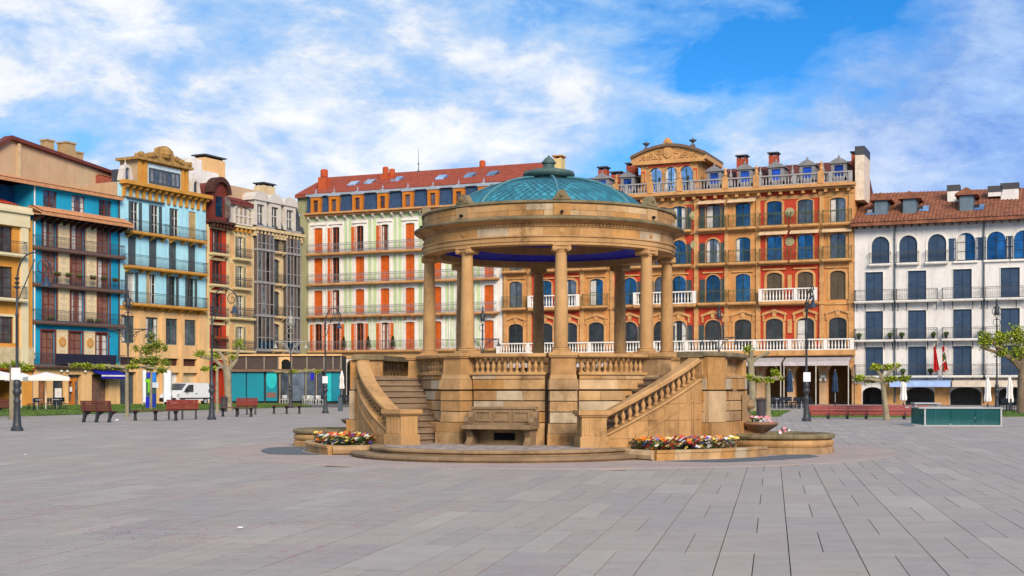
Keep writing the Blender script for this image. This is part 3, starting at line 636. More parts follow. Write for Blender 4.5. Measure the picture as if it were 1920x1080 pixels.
    def win(s, x0, x1, z0, z1, rise=0.0, kind='glass', fm=None, pm=None, shm=None, sur=None, sw=.16, head=0, leafw=None, nz=2, half=None, hole=True, sill=None):
        """a window: frame bars, two panes, shutters, stone surround"""
        if hole: s.opening(x0, x1, z0, z1, rise)
        w_, h_, xc = x1-x0, z1-z0, (x0+x1)/2; hw = w_/2
        key = (round(w_,2), round(h_,2), round(rise,2), kind, fm and fm.name, pm and pm.name, shm and shm.name, sur and sur.name, head, nz)
        if key not in s.cache:
            L = []; n = 10
            fr = MB(); t = .085 if fm and fm.name == 'orange_brown_wood' else .055
            if kind != 'shut':
                fr.box(-hw,-hw+t,.13,.20,0,h_); fr.box(hw-t,hw,.13,.20,0,h_); fr.box(-t*.7,t*.7,.125,.20,0,h_-rise*.3); fr.box(-hw+t,hw-t,.131,.20,h_-t,h_); fr.box(-hw+t,hw-t,.131,.20,0,t*1.6)
                for k in range(1, nz+1): fr.box(-hw+t,hw-t,.14,.20,h_*k/(nz+1)-.02,h_*k/(nz+1)+.02)
            else: fr.box(-hw,hw,.16,.20,0,h_)
            if sur:
                pts = [(-hw, 0)]+([(-hw*cos(pi*i/n), h_-rise+rise*sin(pi*i/n)) for i in range(n+1)] if rise else [(-hw,h_),(hw,h_)])+[(hw,0)]
                outp = []
                for (x, z) in pts:
                    if rise: k = (hw+sw)/hw; outp.append((x*k, z if z <= 0 else (z if z <= h_-rise else h_-rise+(z-h_+rise)*(rise+sw)/rise)))
                    else: outp.append((x+(sw if x > 0 else -sw), z+(sw if z > 0 else 0)))
                for i in range(len(pts)-1):
                    a, b, c, d = pts[i], pts[i+1], outp[i+1], outp[i]
                    fr.add([(a[0],-.06,a[1]),(b[0],-.06,b[1]),(c[0],-.06,c[1]),(d[0],-.06,d[1]),(a[0],.01,a[1]),(b[0],.01,b[1]),(c[0],.01,c[1]),(d[0],.01,d[1])],
                           [(0,1,2,3),(0,4,5,1),(2,6,7,3),(1,5,6,2),(3,7,4,0)], 1)
                if head == 1: fr.box(-hw-sw-.15,hw+sw+.15,-.16,.01,h_+sw+.02,h_+sw+.15,1)
                if head == 2:
                    fr.prism_y([(-hw-.42,h_+.30),(-hw-.30,h_+.55),(-hw*.5,h_+.78),(0,h_+.92),(hw*.5,h_+.78),(hw+.30,h_+.55),(hw+.42,h_+.30),(hw+.25,h_+.30),(hw*.45,h_+.55),(0,h_+.66),(-hw*.45,h_+.55),(-hw-.25,h_+.30)], -.16, .01, 1)
                    fr.prism_y([(-.16,h_+.16),(.16,h_+.16),(.22,h_+.60),(-.22,h_+.60)], -.11, .01, 1)
                    for q in (-1, 1): fr.box(q*(hw+.20)-.09,q*(hw+.20)+.09,-.12,.01,h_-.25,h_+.29,1)
            L.append(('window', fr.mesh('window', [fm or MATS['iron'], sur or fm or MATS['iron']])))
            if kind != 'shut':
                for q in (-1, 1):
                    p = MB().box(min(q*.03, q*(hw-.04)), max(q*.03, q*(hw-.04)), .175, .19, .04, h_-.02); L.append(('pane', p.mesh('pane', pm or m_dglass)))
            if kind in ('shut', 'open', 'half'):
                for q in (-1, 1):
                    if kind == 'half' and q == 1: continue
                    mb = MB(); lw = hw-.015 if kind == 'shut' else (leafw or hw*.8); hh = h_-(rise*.55 if kind != 'shut' else 0)
                    xa = (.012 if q > 0 else -lw-.003) if kind == 'shut' else (hw+.03 if q > 0 else -hw-.03-lw); xb = xa+lw-.012; y = .09 if kind == 'shut' else -.075
                    mb.box(xa, xb, y+.02, y+.05, .02, hh-.02); mb.box(xa, xa+.06, y, y+.05, .02, hh-.02); mb.box(xb-.06, xb, y, y+.05, .02, hh-.02)
                    for zz in (.02, hh*.5, hh-.12): mb.box(xa+.06, xb-.06, y+.001, y+.05, zz, zz+.10)
                    ns = max(6, int(hh/.11))
                    for k in range(ns):
                        zz = .12+(hh-.26)*k/ns; mb.add([(xa+.06,y+.004,zz),(xb-.06,y+.004,zz),(xb-.06,y+.022,zz+.085),(xa+.06,y+.022,zz+.085)], [(0,1,2,3)])
                    L.append(('shutter', mb.mesh('shutter', shm, fix=True)))
            s.cache[key] = L
        L = s.cache[key]; o = put(L[0][0], L[0][1], s.root, (xc, 0, z0))
        for nm_, me_ in L[1:]: put(nm_, me_, o)
        if kind in ('glass', 'open', 'half') and random.random() < .4:
            cw_ = w_*random.choice((.22, .3, .42)); ch = MB().box(-hw+.05, -hw+.05+cw_, .165, .174, .1, h_*.93); 
            if random.random() < .5: ch.box(hw-.05-cw_, hw-.05, .165, .174, .1, h_*.93)
            put('curtain', ch.mesh('curtain', M('net_curtain', (.62,.60,.55), .9, bump=.1)), o)
        return o
    def balcony(s, x0, x1, z, d=.75, rh=1.0, slab=None, rail=None, th=.14, style='iron', br=None, step=.13, brm=None, brh=.4, name='balcony'):
        mb = MB(); mb.box(x0, x1, -d, .01, z-th, z); mb.box(x0+.04, x1-.04, -d+.05, .008, z-th-.07, z-th)
        o = mb.build(name, slab, s.root)
        r = MB(); yo = -d+.05
        if style == 'iron':
            for zz in (z+.06, z+rh): r.box(x0+.02, x1-.02, yo-.02, yo+.02, zz-.02, zz+.02); r.box(x0+.02, x0+.06, yo, 0, zz-.02, zz+.02); r.box(x1-.06, x1-.02, yo, 0, zz-.02, zz+.02)
            r.box(x0+.06, x1-.06, yo-.012, yo+.012, z+rh-.15, z+rh-.12)
            n = max(2, int((x1-x0)/step)); t = .008
            for k in range(n+1):
                x = x0+.04+(x1-x0-.08)*k/n; r.box(x-t, x+t, yo-t, yo+t, z+.04, z+rh)
            for x in (x0+.04, x1-.04):
                for k in range(1, int(d/step)): r.box(x-t, x+t, yo+k*step-t, yo+k*step+t, z+.04, z+rh)
        elif style == 'ornate':
            for zz in (z+.06, z+rh): r.box(x0+.02, x1-.02, yo-.02, yo+.02, zz-.022, zz+.022)
            n = max(2, int((x1-x0)/step)); t = .009
            for k in range(n+1):
                x = x0+.04+(x1-x0-.08)*k/n; r.box(x-t, x+t, yo-t, yo+t, z+.04, z+rh)
                if k < n:
                    xm = x+(x1-x0-.08)/n/2
                    for zc in (z+.22, z+rh-.2): r.add([(xm,yo,zc-.10),(xm+.05,yo,zc),(xm,yo,zc+.10),(xm-.05,yo,zc)], [(0,1,2,3)])
        else:                                # stone balusters
            r.box(x0, x1, -d+.02, -d+.26, z+.001, z+.10); r.box(x0-.03, x1+.03, -d-.02, -d+.28, z+rh-.12, z+rh)
            n = max(2, int((x1-x0)/.30))
            for k in range(n):
                x = x0+.15+(x1-x0-.3)*k/(n-1)
                if k % 11 == 0 or k == n-1: r.box(x-.17, x+.17, -d-.01, -d+.27, z+.002, z+rh-.121); continue
                yc = -d+.14; hh = rh-.22
                r.lathe([(.07,z+.10),(.045,z+.14),(.085,z+.10+hh*.35),(.05,z+.10+hh*.62),(.04,z+.10+hh*.85),(.07,z+rh-.12)], 6, (x, yc))
        ro = r.build('railing', rail, o, fix=style != 'iron')
        if br:
            for x in br: b = MB(); b.prism_x([(.0,z-th-.07),(-d*.85,z-th-.07),(-d*.8,z-th-.16),(-d*.35,z-th-.2-brh*.3),(-.02,z-th-.07-brh)], x-.09, x+.09); b.build('bracket', brm or slab, o)
        return o
    def tileroof(s, pts, mat, wave=.30, amp=.05, course=.42, name='roof'):
        """pts: eave-left, eave-right, ridge-right, ridge-left in local coordinates; barrel-tile relief"""
        e0, e1, r1, r0 = [Vector(p) for p in pts]; n = (e1-e0).cross(r0-e0).normalized()
        if n.z < 0: n = -n
        nu = max(8, int((e1-e0).length/wave))*4; nv = max(3, int(((r0+r1)/2-(e0+e1)/2).length/course))
        vs = []; fs = []
        for j in range(nv):
            for e in (0, 1):
                t = (j+e*.98)/nv
                for i in range(nu+1):
                    a = i/nu; p = (e0*(1-a)+e1*a)*(1-t)+(r0*(1-a)+r1*a)*t; vs.append(p+n*(amp*(.5+.5*cos(i*pi/2))+.045*(1-e)))
        for q in range(2*nv-1):
            for i in range(nu): o = q*(nu+1)+i; fs.append((o, o+1, o+nu+2, o+nu+1))
        mb = MB(); mb.add(vs, fs); dn = Vector((0, 0, -.28)); b0 = Vector((r0.x, 2*r0.y-e0.y, e0.z)); b1 = Vector((r1.x, 2*r1.y-e1.y, e1.z)); i0, i1 = e0+Vector((0, .03, .02)), e1+Vector((0, .03, .02))
        mb.add([i0, i1, i1+dn, i0+dn, r0, r1, b1, b0], [(0,1,2,3), (4,5,6,7), (0,4,7,3), (1,5,6,2)]); ob = mb.build(name, mat, s.root, fix=False); ob['kind'] = 'stuff'; return ob
    def chimney(s, x, y, z0, z1, w_, d_, mat, cap=None, pot=0, part='chimney'):
        mb = MB(); mb.box(x-w_/2, x+w_/2, y-d_/2, y+d_/2, z0, z1); o = mb.build(part, mat, s.root)
        c = MB()
        if pot: c.lathe([(w_*.3,z1),(w_*.42,z1+.1),(w_*.42,z1+pot),(w_*.3,z1+pot+.1),(.01,z1+pot+.1)], 10, (x, y)); c.build('chimney_pot', mat, o)
        else:
            c.box(x-w_/2-.12, x+w_/2+.12, y-d_/2-.12, y+d_/2+.12, z1+.22, z1+.34)
            for q in (-1, 1):
                for p in (-1, 1): c.box(x+q*w_*.38-.09, x+q*w_*.38+.09, y+p*d_*.38-.09, y+p*d_*.38+.09, z1, z1+.22)
            c.build('chimney_cap', cap or m_iron, o)
        return o

# ---- palette
m_ochre = M('palace_ochre', (.68,.32,.105), .85, (.55,.25,.08), .8, .3, .25, 8, 0, .5)
m_ochre2 = M('palace_trim', (.68,.37,.145), .85, (.53,.27,.10), 1.2, .3, .3, 9, 0, .6)
m_red = M('palace_red', (.54,.06,.026), .85, (.44,.046,.02), .6, .3, .15, 9, 0, .35)
m_white = M('white_render', (.80,.77,.73), .85, (.71,.68,.65), .4, .1, .12, 7, 0, .42)
m_wtrim = M('white_trim', (.86,.83,.77), .8, (.78,.74,.67), 1.4, .1, .1, 9, 0, .4)
m_green = M('pale_green', (.56,.70,.38), .85, (.50,.64,.33), .7, .15, .1, 8, 0, .45)
m_oshut = M('orange_shutter', (.66,.13,.012), .6, (.56,.10,.01), 1.6, .2, .1, 12, .16, .2)
m_bshut = M('navy_shutter', (.035,.075,.14), .55, (.025,.05,.10), 1.6, .2, .1, 12, .1)
m_rtile = M('red_tile', (.40,.10,.055), .85, (.25,.055,.035), 2.6, .3, .2, 9, 0, .45)
m_btile = M('brown_tile', (.36,.14,.07), .85, (.17,.07,.045), 1.7, .3, .2, 9, 0, .4)
m_otile = M('orange_tile', (.66,.33,.16), .85, (.50,.22,.10), 1.9, .3, .2, 9, 0, .3)
m_slate = M('blue_slate', (.035,.085,.17), .6, (.025,.05,.11), 2.2, .3, .3, 10)
m_gslate = M('grey_slate', (.075,.08,.105), .6, (.04,.045,.06), 2.2, .3, .3, 10)
m_brick = M('chimney_brick', (.45,.085,.04), .9, (.30,.06,.03), 3, .3, .3, 10, 0, .3)
m_cream = M('cream_render', (.78,.60,.34), .85, (.58,.45,.26), .8, .2, .15, 8, 0, .5)
m_peach = M('peach_render', (.82,.52,.24), .85, (.74,.45,.20), .6, .2, .15, 8, 0, .5)
m_peach2 = M('arcade_stone', (.66,.43,.24), .88, (.52,.33,.18), 1.2, .3, .3, 9, 0, .6)
m_teal = M('teal_render', (.012,.37,.58), .85, (.01,.31,.51), .6, .2, .12, 8, 0, .45)
m_lblue = M('light_blue_render', (.44,.80,.90), .85, (.38,.74,.86), .5, .2, .12, 8, 0, .45)
m_gold = M('ochre_trim', (.66,.33,.06), .8, (.52,.24,.04), 1.4, .2, .2, 9, 0, .3)
m_wood = M('dark_red_wood', (.21,.040,.026), .6, (.15,.028,.02), 2, .2, .1, 14, .12)
m_brown = M('brown_wood', (.085,.03,.02), .7, (.05,.02,.014), 2, .2, .1, 14)
m_gshut = M('grey_green_shutter', (.085,.11,.12), .6, (.055,.075,.085), 2, .2, .1, 12, .1)
m_dkgreen = M('dark_green_wood', (.03,.06,.05), .6, bump=.1)
m_beige = M('beige_render', (.56,.39,.24), .88, (.50,.34,.20), .35, .1, .15, 7, 0, .3)
m_olive = M('olive_render', (.36,.36,.20), .85, (.30,.30,.16), .5, .1, .1, 7, 0, .3)
m_steel = M('grey_frame', (.42,.43,.45), .5, bump=.05)
m_turq = M('turquoise_panel', (.010,.25,.32), .45, (.008,.20,.28), .5, .15, .05, 6)
m_cyan = M('cyan_panel', (.02,.48,.50), .45, bump=.05)
m_awn = M('lilac_awning', (.42,.38,.38), .9, bump=.1); m_awnw = M('white_canvas', (.82,.78,.73), .9, (.74,.70,.66), 1.5, bump=.15)
m_awnb = M('blue_awning', (.36,.50,.80), .9, bump=.1); m_awnc = M('beige_awning', (.66,.56,.44), .9, bump=.1)
m_grail = M('green_iron', (.10,.12,.045), .6, (.07,.09,.04), 3, bump=.1)
m_flag = M('red_flag', (.60,.02,.02), .8, bump=.1)
m_pot = M('clay_pot', (.30,.10,.05), .8, bump=.2); m_bpot = M('black_pot', (.02,.02,.02), .6, bump=.05)
m_leaf = M('pot_leaf', (.06,.12,.02), .7, (.10,.17,.03), 6, bump=0)
def bush(mb, c, rx, rz, n, s=.09):
    for i in range(n):
        a, u_ = random.uniform(0, 2*pi), random.uniform(-1, 1); q = math.sqrt(1-u_*u_); k = random.uniform(.55, 1.0)
        p = Vector(c)+Vector((q*cos(a)*rx*k, q*sin(a)*rx*k, u_*rz*k)); d = Vector((random.uniform(-1,1), random.uniform(-1,1), random.uniform(-.3,1))).normalized()*s; e = d.orthogonal().normalized()*s*.45
        mb.add([p, p+d*.5+e, p+d, p+d*.5-e], [(0,1,2,3)])

# ================= row facing us: striped house
B = Bld('striped_house', 'white and pale green house with orange shutters behind the bandstand', FG, 577, 942, 20.75, m_wtrim, 10)
cols = [597, 630, 675, 722, 769, 819, 868, 917]; hw = .60
fl = [(5.6, 8.55), (9.4, 12.2), (12.9, 15.75), (16.2, 19.05)]
opn = {(0,0):'open',(0,1):'open',(0,2):'open',(0,3):'open',(1,1):'half',(2,1):'half',(3,1):'half',(3,2):'half',(3,3):'half'}
XC = [B.X(c) for c in cols]
for fi, (z0, z1) in enumerate(fl):
    for ci, x in enumerate(XC):
        k = opn.get((fi, ci), 'shut'); w2 = hw*(.75 if k in ('open','half') else .90)
        B.win(x-w2, x+w2, z0+.02, z1,   .10, k, M('orange_brown_wood', (.30,.06,.014), .6, bump=.1), m_kglass, m_oshut, m_wtrim, .26, 1 if fi else 0, leafw=.56)
    d = .8
    B.balcony(.35, B.w-.3, z0, .8 if fi else .65, 1.0, m_ochre2, M('grey_iron', (.20,.20,.22), .6, bump=0), .16, 'ornate' if fi else 'iron', [x+q*1.0 for x in XC for q in (-.55,.55)] if fi == 1 else None, .16)
edges = [0.25]+[v for x in XC for v in (x-hw-.32, x+hw+.32)]+[B.w-.25]
for i in range(0, len(edges), 2):
    a, b = edges[i], edges[i+1]
    if b-a < .35: continue
    for fi, (z0, z1) in enumerate(fl):
        n = 2 if b-a > 1.0 else 1; wd_ = (b-a)/n
        for q in range(n):
            x0, x1 = a+wd_*q+.10, a+wd_*(q+1)-.10
            if n == 2: x0 += .03*(1-q); x1 -= .03*q
            z_t = z1+.55 if fi != 3 else z1+.65
            MB().box(x0, x1, -.025, .012, z0+.25, z_t).build('green_panel', m_green, B.root)
            if fi in (0, 1): MB().box((x0+x1)/2-.06, (x0+x1)/2+.06, -.06, .0, z0+1.0, z_t-.5).build('pilaster_strip', m_wtrim, B.root) if fi == 0 else None
    MB().box((a+b)/2-.09, (a+b)/2+.09, -.10, .005, 5.6, 20.0).build('pilaster', m_wtrim, B.root)
MB().box(-.05, B.w+.05, -.85, .02, 20.45, 20.62).box(-.02, B.w+.02, -.55, .01, 20.25, 20.45).build('cornice', m_ochre2, B.root)
cm = MB().prism_x([(.0,20.25),(-.5,20.25),(-.48,20.05),(-.2,19.85),(0,19.65)], -.10, .10).mesh('cornice_bracket', m_wtrim)
x = .3
while x < B.w-.2: put('cornice_bracket', cm, B.root, (x, 0, 0)); x += 1.15
MB().box(.1, B.w-.1, -.03, .01, 19.80, 20.2).build('frieze', m_green, B.root)
MB().prism_x([(-.35,20.62),(-.1,22.55),(4,22.7),(4,20.62)], .05, B.w-.02).build('mansard', m_slate, B.root)
MB().box(0, B.w, -.45, .15, 22.5, 22.72).build('gutter', M('zinc', (.35,.40,.46), .5, bump=.1), B.root)
for ci, px in enumerate([603, 637, 681, 728, 775, 822, 870, 917]):
    x = B.X(px-6); mb = MB()
    mb.box(x-.62, x-.30, -.62, 1.0, 20.62, 22.35); mb.box(x+.30, x+.62, -.62, 1.0, 20.62, 22.35); mb.box(x-.30, x+.30, -.62, 1.0, 22.0, 22.35); mb.box(x-.30, x+.30, -.62, 1.0, 20.62, 20.72)
    mb.prism_y([(x-.75,22.35),(x+.75,22.35),(x+.6,22.52),(x,22.78),(x-.6,22.52)], -.72, 1.2, 1); mb.lathe([(.09,22.7),(.05,22.85),(.11,22.95),(.03,23.1),(.01,23.3)], 6, (x, -.5), 1)
    o = mb.build('dormer', [M('orange_dormer', (.60,.20,.02), .7, (.48,.15,.015), 2, bump=.1), MATS['zinc']], B.root)
    MB().box(x-.30, x+.30, -.38, -.33, 20.72, 22.0).build('window', m_wood, o); MB().box(x-.24, x-.03, -.40, -.381, 20.85, 21.9).build('pane', m_dglass, o); MB().box(x+.03, x+.24, -.40, -.381, 20.85, 21.9).build('pane', m_dglass, o)
B.wall()
B.tileroof([(-1.5,-.3,22.72),(B.w+3.2,-.3,22.72),(B.w+3.2,6.5,25.65),(-1.5,6.5,25.7)], m_rtile)
MB().prism_y([(-1.45,20.8),(-.02,20.8),(-.02,22.74),(-1.45,22.74)], .2, 9).build('side_attic', m_olive, B.root)
for px, y, zb, zt in ((590, 2.0, 22.8, 24.9), (688, 4.2, 23.5, 25.1), (697, 4.6, 23.5, 24.9), (858, 6.3, 24.8, 25.5)):
    B.chimney(B.X(px), y, zb, zt, 1.0 if px == 590 else .8, 1.0, M('terracotta_render', (.52,.10,.03), .85, (.42,.075,.025), 2, bump=.2), pot=.8 if px != 858 else .7)
x = B.X(1012); B.chimney(x, 5.5, 23.5, 25.7, .9, 1.2, M('yellow_render', (.70,.55,.24), .85, bump=.1), cap=m_ochre2)
for px in (640, 668, 717, 806, 860, 903):
    x = B.X(px); t = .42+.2*random.random(); y = -.3+6.8*t; z = 22.72+(25.65-22.72)*t
    MB().add([(x-.45,y-.45,z-.12),(x+.45,y-.45,z-.12),(x+.75,y+.45,z+.34),(x-.15,y+.45,z+.34)], [(0,1,2,3)]).add([(x-.5,y-.5,z-.02),(x+.5,y-.5,z-.02),(x+.5,y+.5,z+.50),(x-.5,y+.5,z+.50),(x-.5,y-.5,z-.2),(x+.5,y-.5,z-.2),(x+.5,y+.5,z+.3),(x-.5,y+.5,z+.3)], [(0,1,2,3),(0,4,5,1),(1,5,6,2),(3,7,4,0)]).build('skylight', GLASS('skylight_glass', (.6,.75,.9), .9), B.root)
x = B.X(735); MB().lathe([(.25,24.4),(.2,24.9),(.07,25.0),(.07,25.2),(.2,25.4),(.2,25.6),(.05,25.8),(.04,26.3),(.1,26.45),(.03,26.6),(.025,27.4),(.01,28.2)], 8, (x, 6.2)).build('spire', M('lead', (.12,.11,.11), .6, bump=.1), B.root)
# arcade under the striped house
for px0, px1 in ((648, 672), (700, 750), (770, 820), (850, 900), (905, 935)):
    a, b = B.X(px0), B.X(px1); B.opening(a, b, 0.0, 4.6, min((b-a)/2, 1.6))
bpy.data.objects.remove(B.wo); B.wm = m_wtrim; B.wall()
MB().box(B.X(640), B.w, -.12, -.005, 4.75, 5.40).build('string_course', m_peach, B.root)
for px0, px1 in ((636, 648), (672, 700), (750, 770), (820, 850), (900, 905)): MB().box(B.X(px0)+.05, B.X(px1)-.05, -.10, -.004, 0, 4.74).build('arcade_pier', m_peach, B.root)
SH = B
def pot_plant(b, px, z, h, kind, label, out=.45, group=None, name='potted_plant'):
    t = b.X(px); q = thing(name, label, 'potted plant', (0,0,0), 0, group)
    q.parent = None
    ca, sa = cos(b.f.a), sin(b.f.a); r0 = b.root.location
    q.location = (r0.x+ca*t+sa*out, r0.y+sa*t-ca*out, z); q.rotation_euler = (0, 0, b.f.a)
    MB().lathe([(.10,0),(.15,.26),(.17,.28),(.17,.32),(.13,.32),(.01,.28)], 10).build('pot', m_pot if kind != 'black' else m_bpot, q, smooth=True)
    mb = MB()
    if kind == 'cone':
        for i in range(500):
            u_ = random.random(); rr = .30*(1-u_)**.8*math.sqrt(random.random()); a = random.uniform(0, 2*pi); p = Vector((rr*cos(a), rr*sin(a), .30+u_*(h-.3))); d = Vector((cos(a), sin(a), .9))*.09; e = Vector((-sin(a), cos(a), 0))*.035; mb.add([p, p+d*.5+e, p+d, p+d*.5-e], [(0,1,2,3)])
    else: bush(mb, (0, 0, .3+h*.35), h*.6, h*.45, 160, .14)
    mb.build('foliage', M('conifer_leaf', (.05,.075,.015), .8, (.08,.10,.02), 6, bump=0) if kind == 'cone' else m_leaf, q, fix=False)
    return q
for px, d_ in ((648, 'first'), (694, 'second'), (740, 'third')): pot_plant(SH, px, 5.61, 1.45, 'cone', f'{d_} conical conifer from the left on the striped house balcony', .4, 'conifers on the striped house balcony', 'potted_conifer')

# ================= row facing us: red and ochre palace
B = Bld('red_palace', 'red and ochre palace with white balustrades and an arched roof pavilion', FG, 943, 1601, 20.4, m_ochre, 11)
P = {'o1': [967], 'r1': [1022, 1068], 'o2': [1118], 'r2': [1181], 'c': [1240, 1273], 'r3': [1337], 'o3': [1393], 'r4': [1452, 1510], 'o4': [1571]}
fz = [(5.1, 8.1, .45), (9.75, 12.45, .35), (13.55, 15.95, .30), (16.9, 19.25, .22)]
hw = .78
for bay, pxs in P.items():
    for px in pxs:
        x = B.X(px)
        for fi, (z0, z1, ri) in enumerate(fz):
            sh = bay in ('c', 'r2', 'r3'); w2 = hw*(.92 if fi else 1.05)
            if sh and fi in (0, 1, 2): ri = w2
            pm = (m_kglass if fi == 0 else random.choice((m_bglass, m_bglass, m_dglass)))
            if (bay, fi) in (('r4', 1), ('o4', 1)): B.win(x-w2, x+w2, z0, z1, ri, 'shut', m_dkgreen, None, M('brown_blind', (.10,.075,.05), .8, bump=.1), m_ochre2, .24, 1); continue
            B.win(x-w2, x+w2, z0, z1, ri, 'open' if sh else 'glass', m_dkgreen, pm, M('green_grey_shutter', (.05,.075,.075), .6, (.035,.05,.055), 3, bump=.1), m_ochre2, .13 if bay[0] in 'rc' else .22, 2 if fi == 0 else (1 if fi == 1 else 0), leafw=.55, nz=1)
            if fi and not (fi == 1 and bay in ('r1', 'c', 'r4')):
                B.balcony(x-1.35, x+1.35, z0-.02, .7, 1.15, m_ochre2, m_grail, .18, 'iron', None, .14)
for bay, a, b in (('r1', 995, 1090), ('c', 1192, 1308), ('r4', 1426, 1534)): B.balcony(B.X(a), B.X(b), 9.7, .8, 1.2, m_ochre2, m_wtrim, .25, 'stone')
B.balcony(-.2, B.w+.15, 5.05, 1.2, 1.05, m_ochre2, m_wtrim, .45, 'stone', name='terrace')
B.zm = m_red; B.zones = [(B.X(a), B.X(b), 5.0, 20.4) for a, b in ((997, 1088), (1152, 1206), (1284, 1360), (1426, 1537))]
for a, b in ((1302, 1310), (1359, 1366), (1418, 1426), (1537, 1545), (1592, 1600), (990, 997), (1088, 1096), (1145, 1152), (1206, 1212), (945, 950)):
    mb = MB(); xa, xb = B.X(a), B.X(b); mb.box(xa, xb, -.14, .012, 5.05, 19.95)
    for z in (9.35, 13.2, 16.5, 19.6): mb.box(xa-.08, xb+.08, -.22, .01, z, z+.28)
    k = 5.4
    while k < 19: mb.box(xa-.02, xb+.02, -.16, .01, k, k+.30); k += .85
    mb.build('pilaster', m_ochre2, B.root)
mb = MB()
for z in (9.30, 13.15, 16.45): mb.box(.02, B.w-.02, -.10, .011, z, z+.22)
mb.build('string_course', m_ochre2, B.root)
for px, py in ((1481, 398), (1481, 453), (1301, 404), (1303, 459)):
    mb = MB(); x, z = B.X(px), B.Z(px, py)
    for r_, y in ((.44, -.09), (.30, -.13), (.14, -.17)): mb.cyl_y(x, z, r_, y, .01, 14)
    mb.build('medallion', M('grey_ochre_stone', (.40,.37,.20), .85, bump=.3), B.root)
for px, za, zb in ((1481, 10.9, 12.2), (1481, 6.7, 8.0)): MB().box(B.X(px)-.20, B.X(px)+.20, -.12, .01, za, zb).build('carved_tablet', m_ochre2, B.root)
# small awnings over single windows
for px, z in ((1337, 19.35), (1393, 19.35), (1452, 16.1), (1510, 16.1), (1571, 16.1)):
    x = B.X(px); MB().prism_x([(-.05,z+.35),(-.75,z),(-.75,z-.12),(-.70,z-.12),(-.70,z+.0),(-.05,z+.28)], x-1.35, x+1.35).build('awning', M('striped_awning', (.70,.50,.30), .9, bump=.1), B.root)
# main cornice, roof balustrade
MB().box(-.25, B.w+.2, -.95, .02, 20.25, 20.5).box(-.15, B.w+.1, -.65, .015, 20.08, 20.25).build('cornice', m_ochre2, B.root)
cm = MB().box(-.14, .14, -.58, 0, 19.78, 20.08).mesh('cornice_bracket', m_ochre2); x = .4
while x < B.w: put('cornice_bracket', cm, B.root, (x, 0, 0)); x += 1.05
MB().box(.05, B.w-.05, -.05, .011, 19.35, 19.7).build('frieze', m_ochre2, B.root)
B.balcony(.1, B.w-.1, 20.62, .55, 1.0, m_ochre2, M('grey_stone', (.38,.37,.36), .85, (.28,.28,.29), 2, bump=.2), .12, 'stone', name='roof_balustrade')
for px in (1222, 1277, 1362, 1420, 1541, 1158): MB().box(B.X(px)-.28, B.X(px)+.28, -.62, -.20, 20.62, 21.72).lathe([(.2,21.72),(.12,21.8),(.2,21.95),(.1,22.3),(.16,22.45),(.02,22.7)], 8, (B.X(px), -.4)).build('roof_pedestal', m_ochre2, B.root)
B.wall()
B.tileroof([(0,1.3,20.6),(B.w,1.3,20.6),(B.w,7.5,23.8),(0,7.5,23.8)], M('maroon_tile', (.20,.06,.04), .85, (.10,.035,.03), 1.7, .3, .2, 9, 0, .4))
mz = MATS['grey_stone']
for px in (1120, 1168, 1332, 1390, 1449, 1508, 1568):
    x = B.X(px); zb = 21.35; mb = MB(); mb.box(x-.72, x-.42, 1.4, 3.5, zb, zb+1.3); mb.box(x+.42, x+.72, 1.4, 3.5, zb, zb+1.3); mb.box(x-.42, x+.42, 1.4, 3.5, zb+1.15, zb+1.3); mb.box(x-.42, x+.42, 1.4, 3.5, zb-.3, zb+.1)
    mb.prism_y([(x-.9,zb+1.3),(x+.9,zb+1.3),(x+.65,zb+1.55),(x+.3,zb+1.75),(x,zb+1.85),(x-.3,zb+1.75),(x-.65,zb+1.55)], 1.25, 3.8); mb.lathe([(.1,zb+1.8),(.12,zb+1.95),(.02,zb+2.15)], 6, (x, 1.5))
    o = mb.build('dormer', M('dormer_zinc', (.27,.265,.27), .8, (.19,.19,.20), 2, bump=.2), B.root); MB().box(x-.42, x+.42, 1.60, 1.66, zb+.1, zb+1.15).build('pane', GLASS('dormer_glass', (.03,.12,.55), .6), o)
for px, zt, w_ in ((1105, 24.0, .9), (1131, 23.4, 1.1), (1160, 24.2, 1.0), (1372, 24.2, .95), (1433, 24.25, .85), (1592, 23.8, .8)):
    B.chimney(B.X(px), 4.4, 21.5, zt, w_, 1.0, m_brick)
for px in (1361, 1417, 1478, 1536): MB().lathe([(.22,21.2),(.22,21.6),(.12,21.8),(.18,22.2),(.07,22.5),(.03,23.0)], 8, (B.X(px), 2.0)).build('roof_finial', mz, B.root)
# central pavilion
x0, x1 = B.X(1196), B.X(1304); zb, ze = 20.6, 24.
pm_ = MB(); wp = x1-x0
ops = []
for px in (1224, 1253, 1282): ops.append((B.X(px)-.62, B.X(px)+.62))
pb_ = Bld('x', 'x', FG, 1196, 1304, 24.1, m_ochre2, 6.5, 20.6, -.9); bpy.data.objects.remove(pb_.root)
pb_.root = put('pavilion', None, B.root, (x0, .9, 0))
for px in (1224, 1253, 1282):
    x = B.X(px)-x0; pb_.win(x-.66, x+.66, 20.9, 23.3, .66, 'glass', m_dkgreen, GLASS('sky_glass', (.35,.62,.95), .95), None, m_ochre2, .18, 0, nz=1)
pb_.w = wp; wo = pb_.wall(.35)
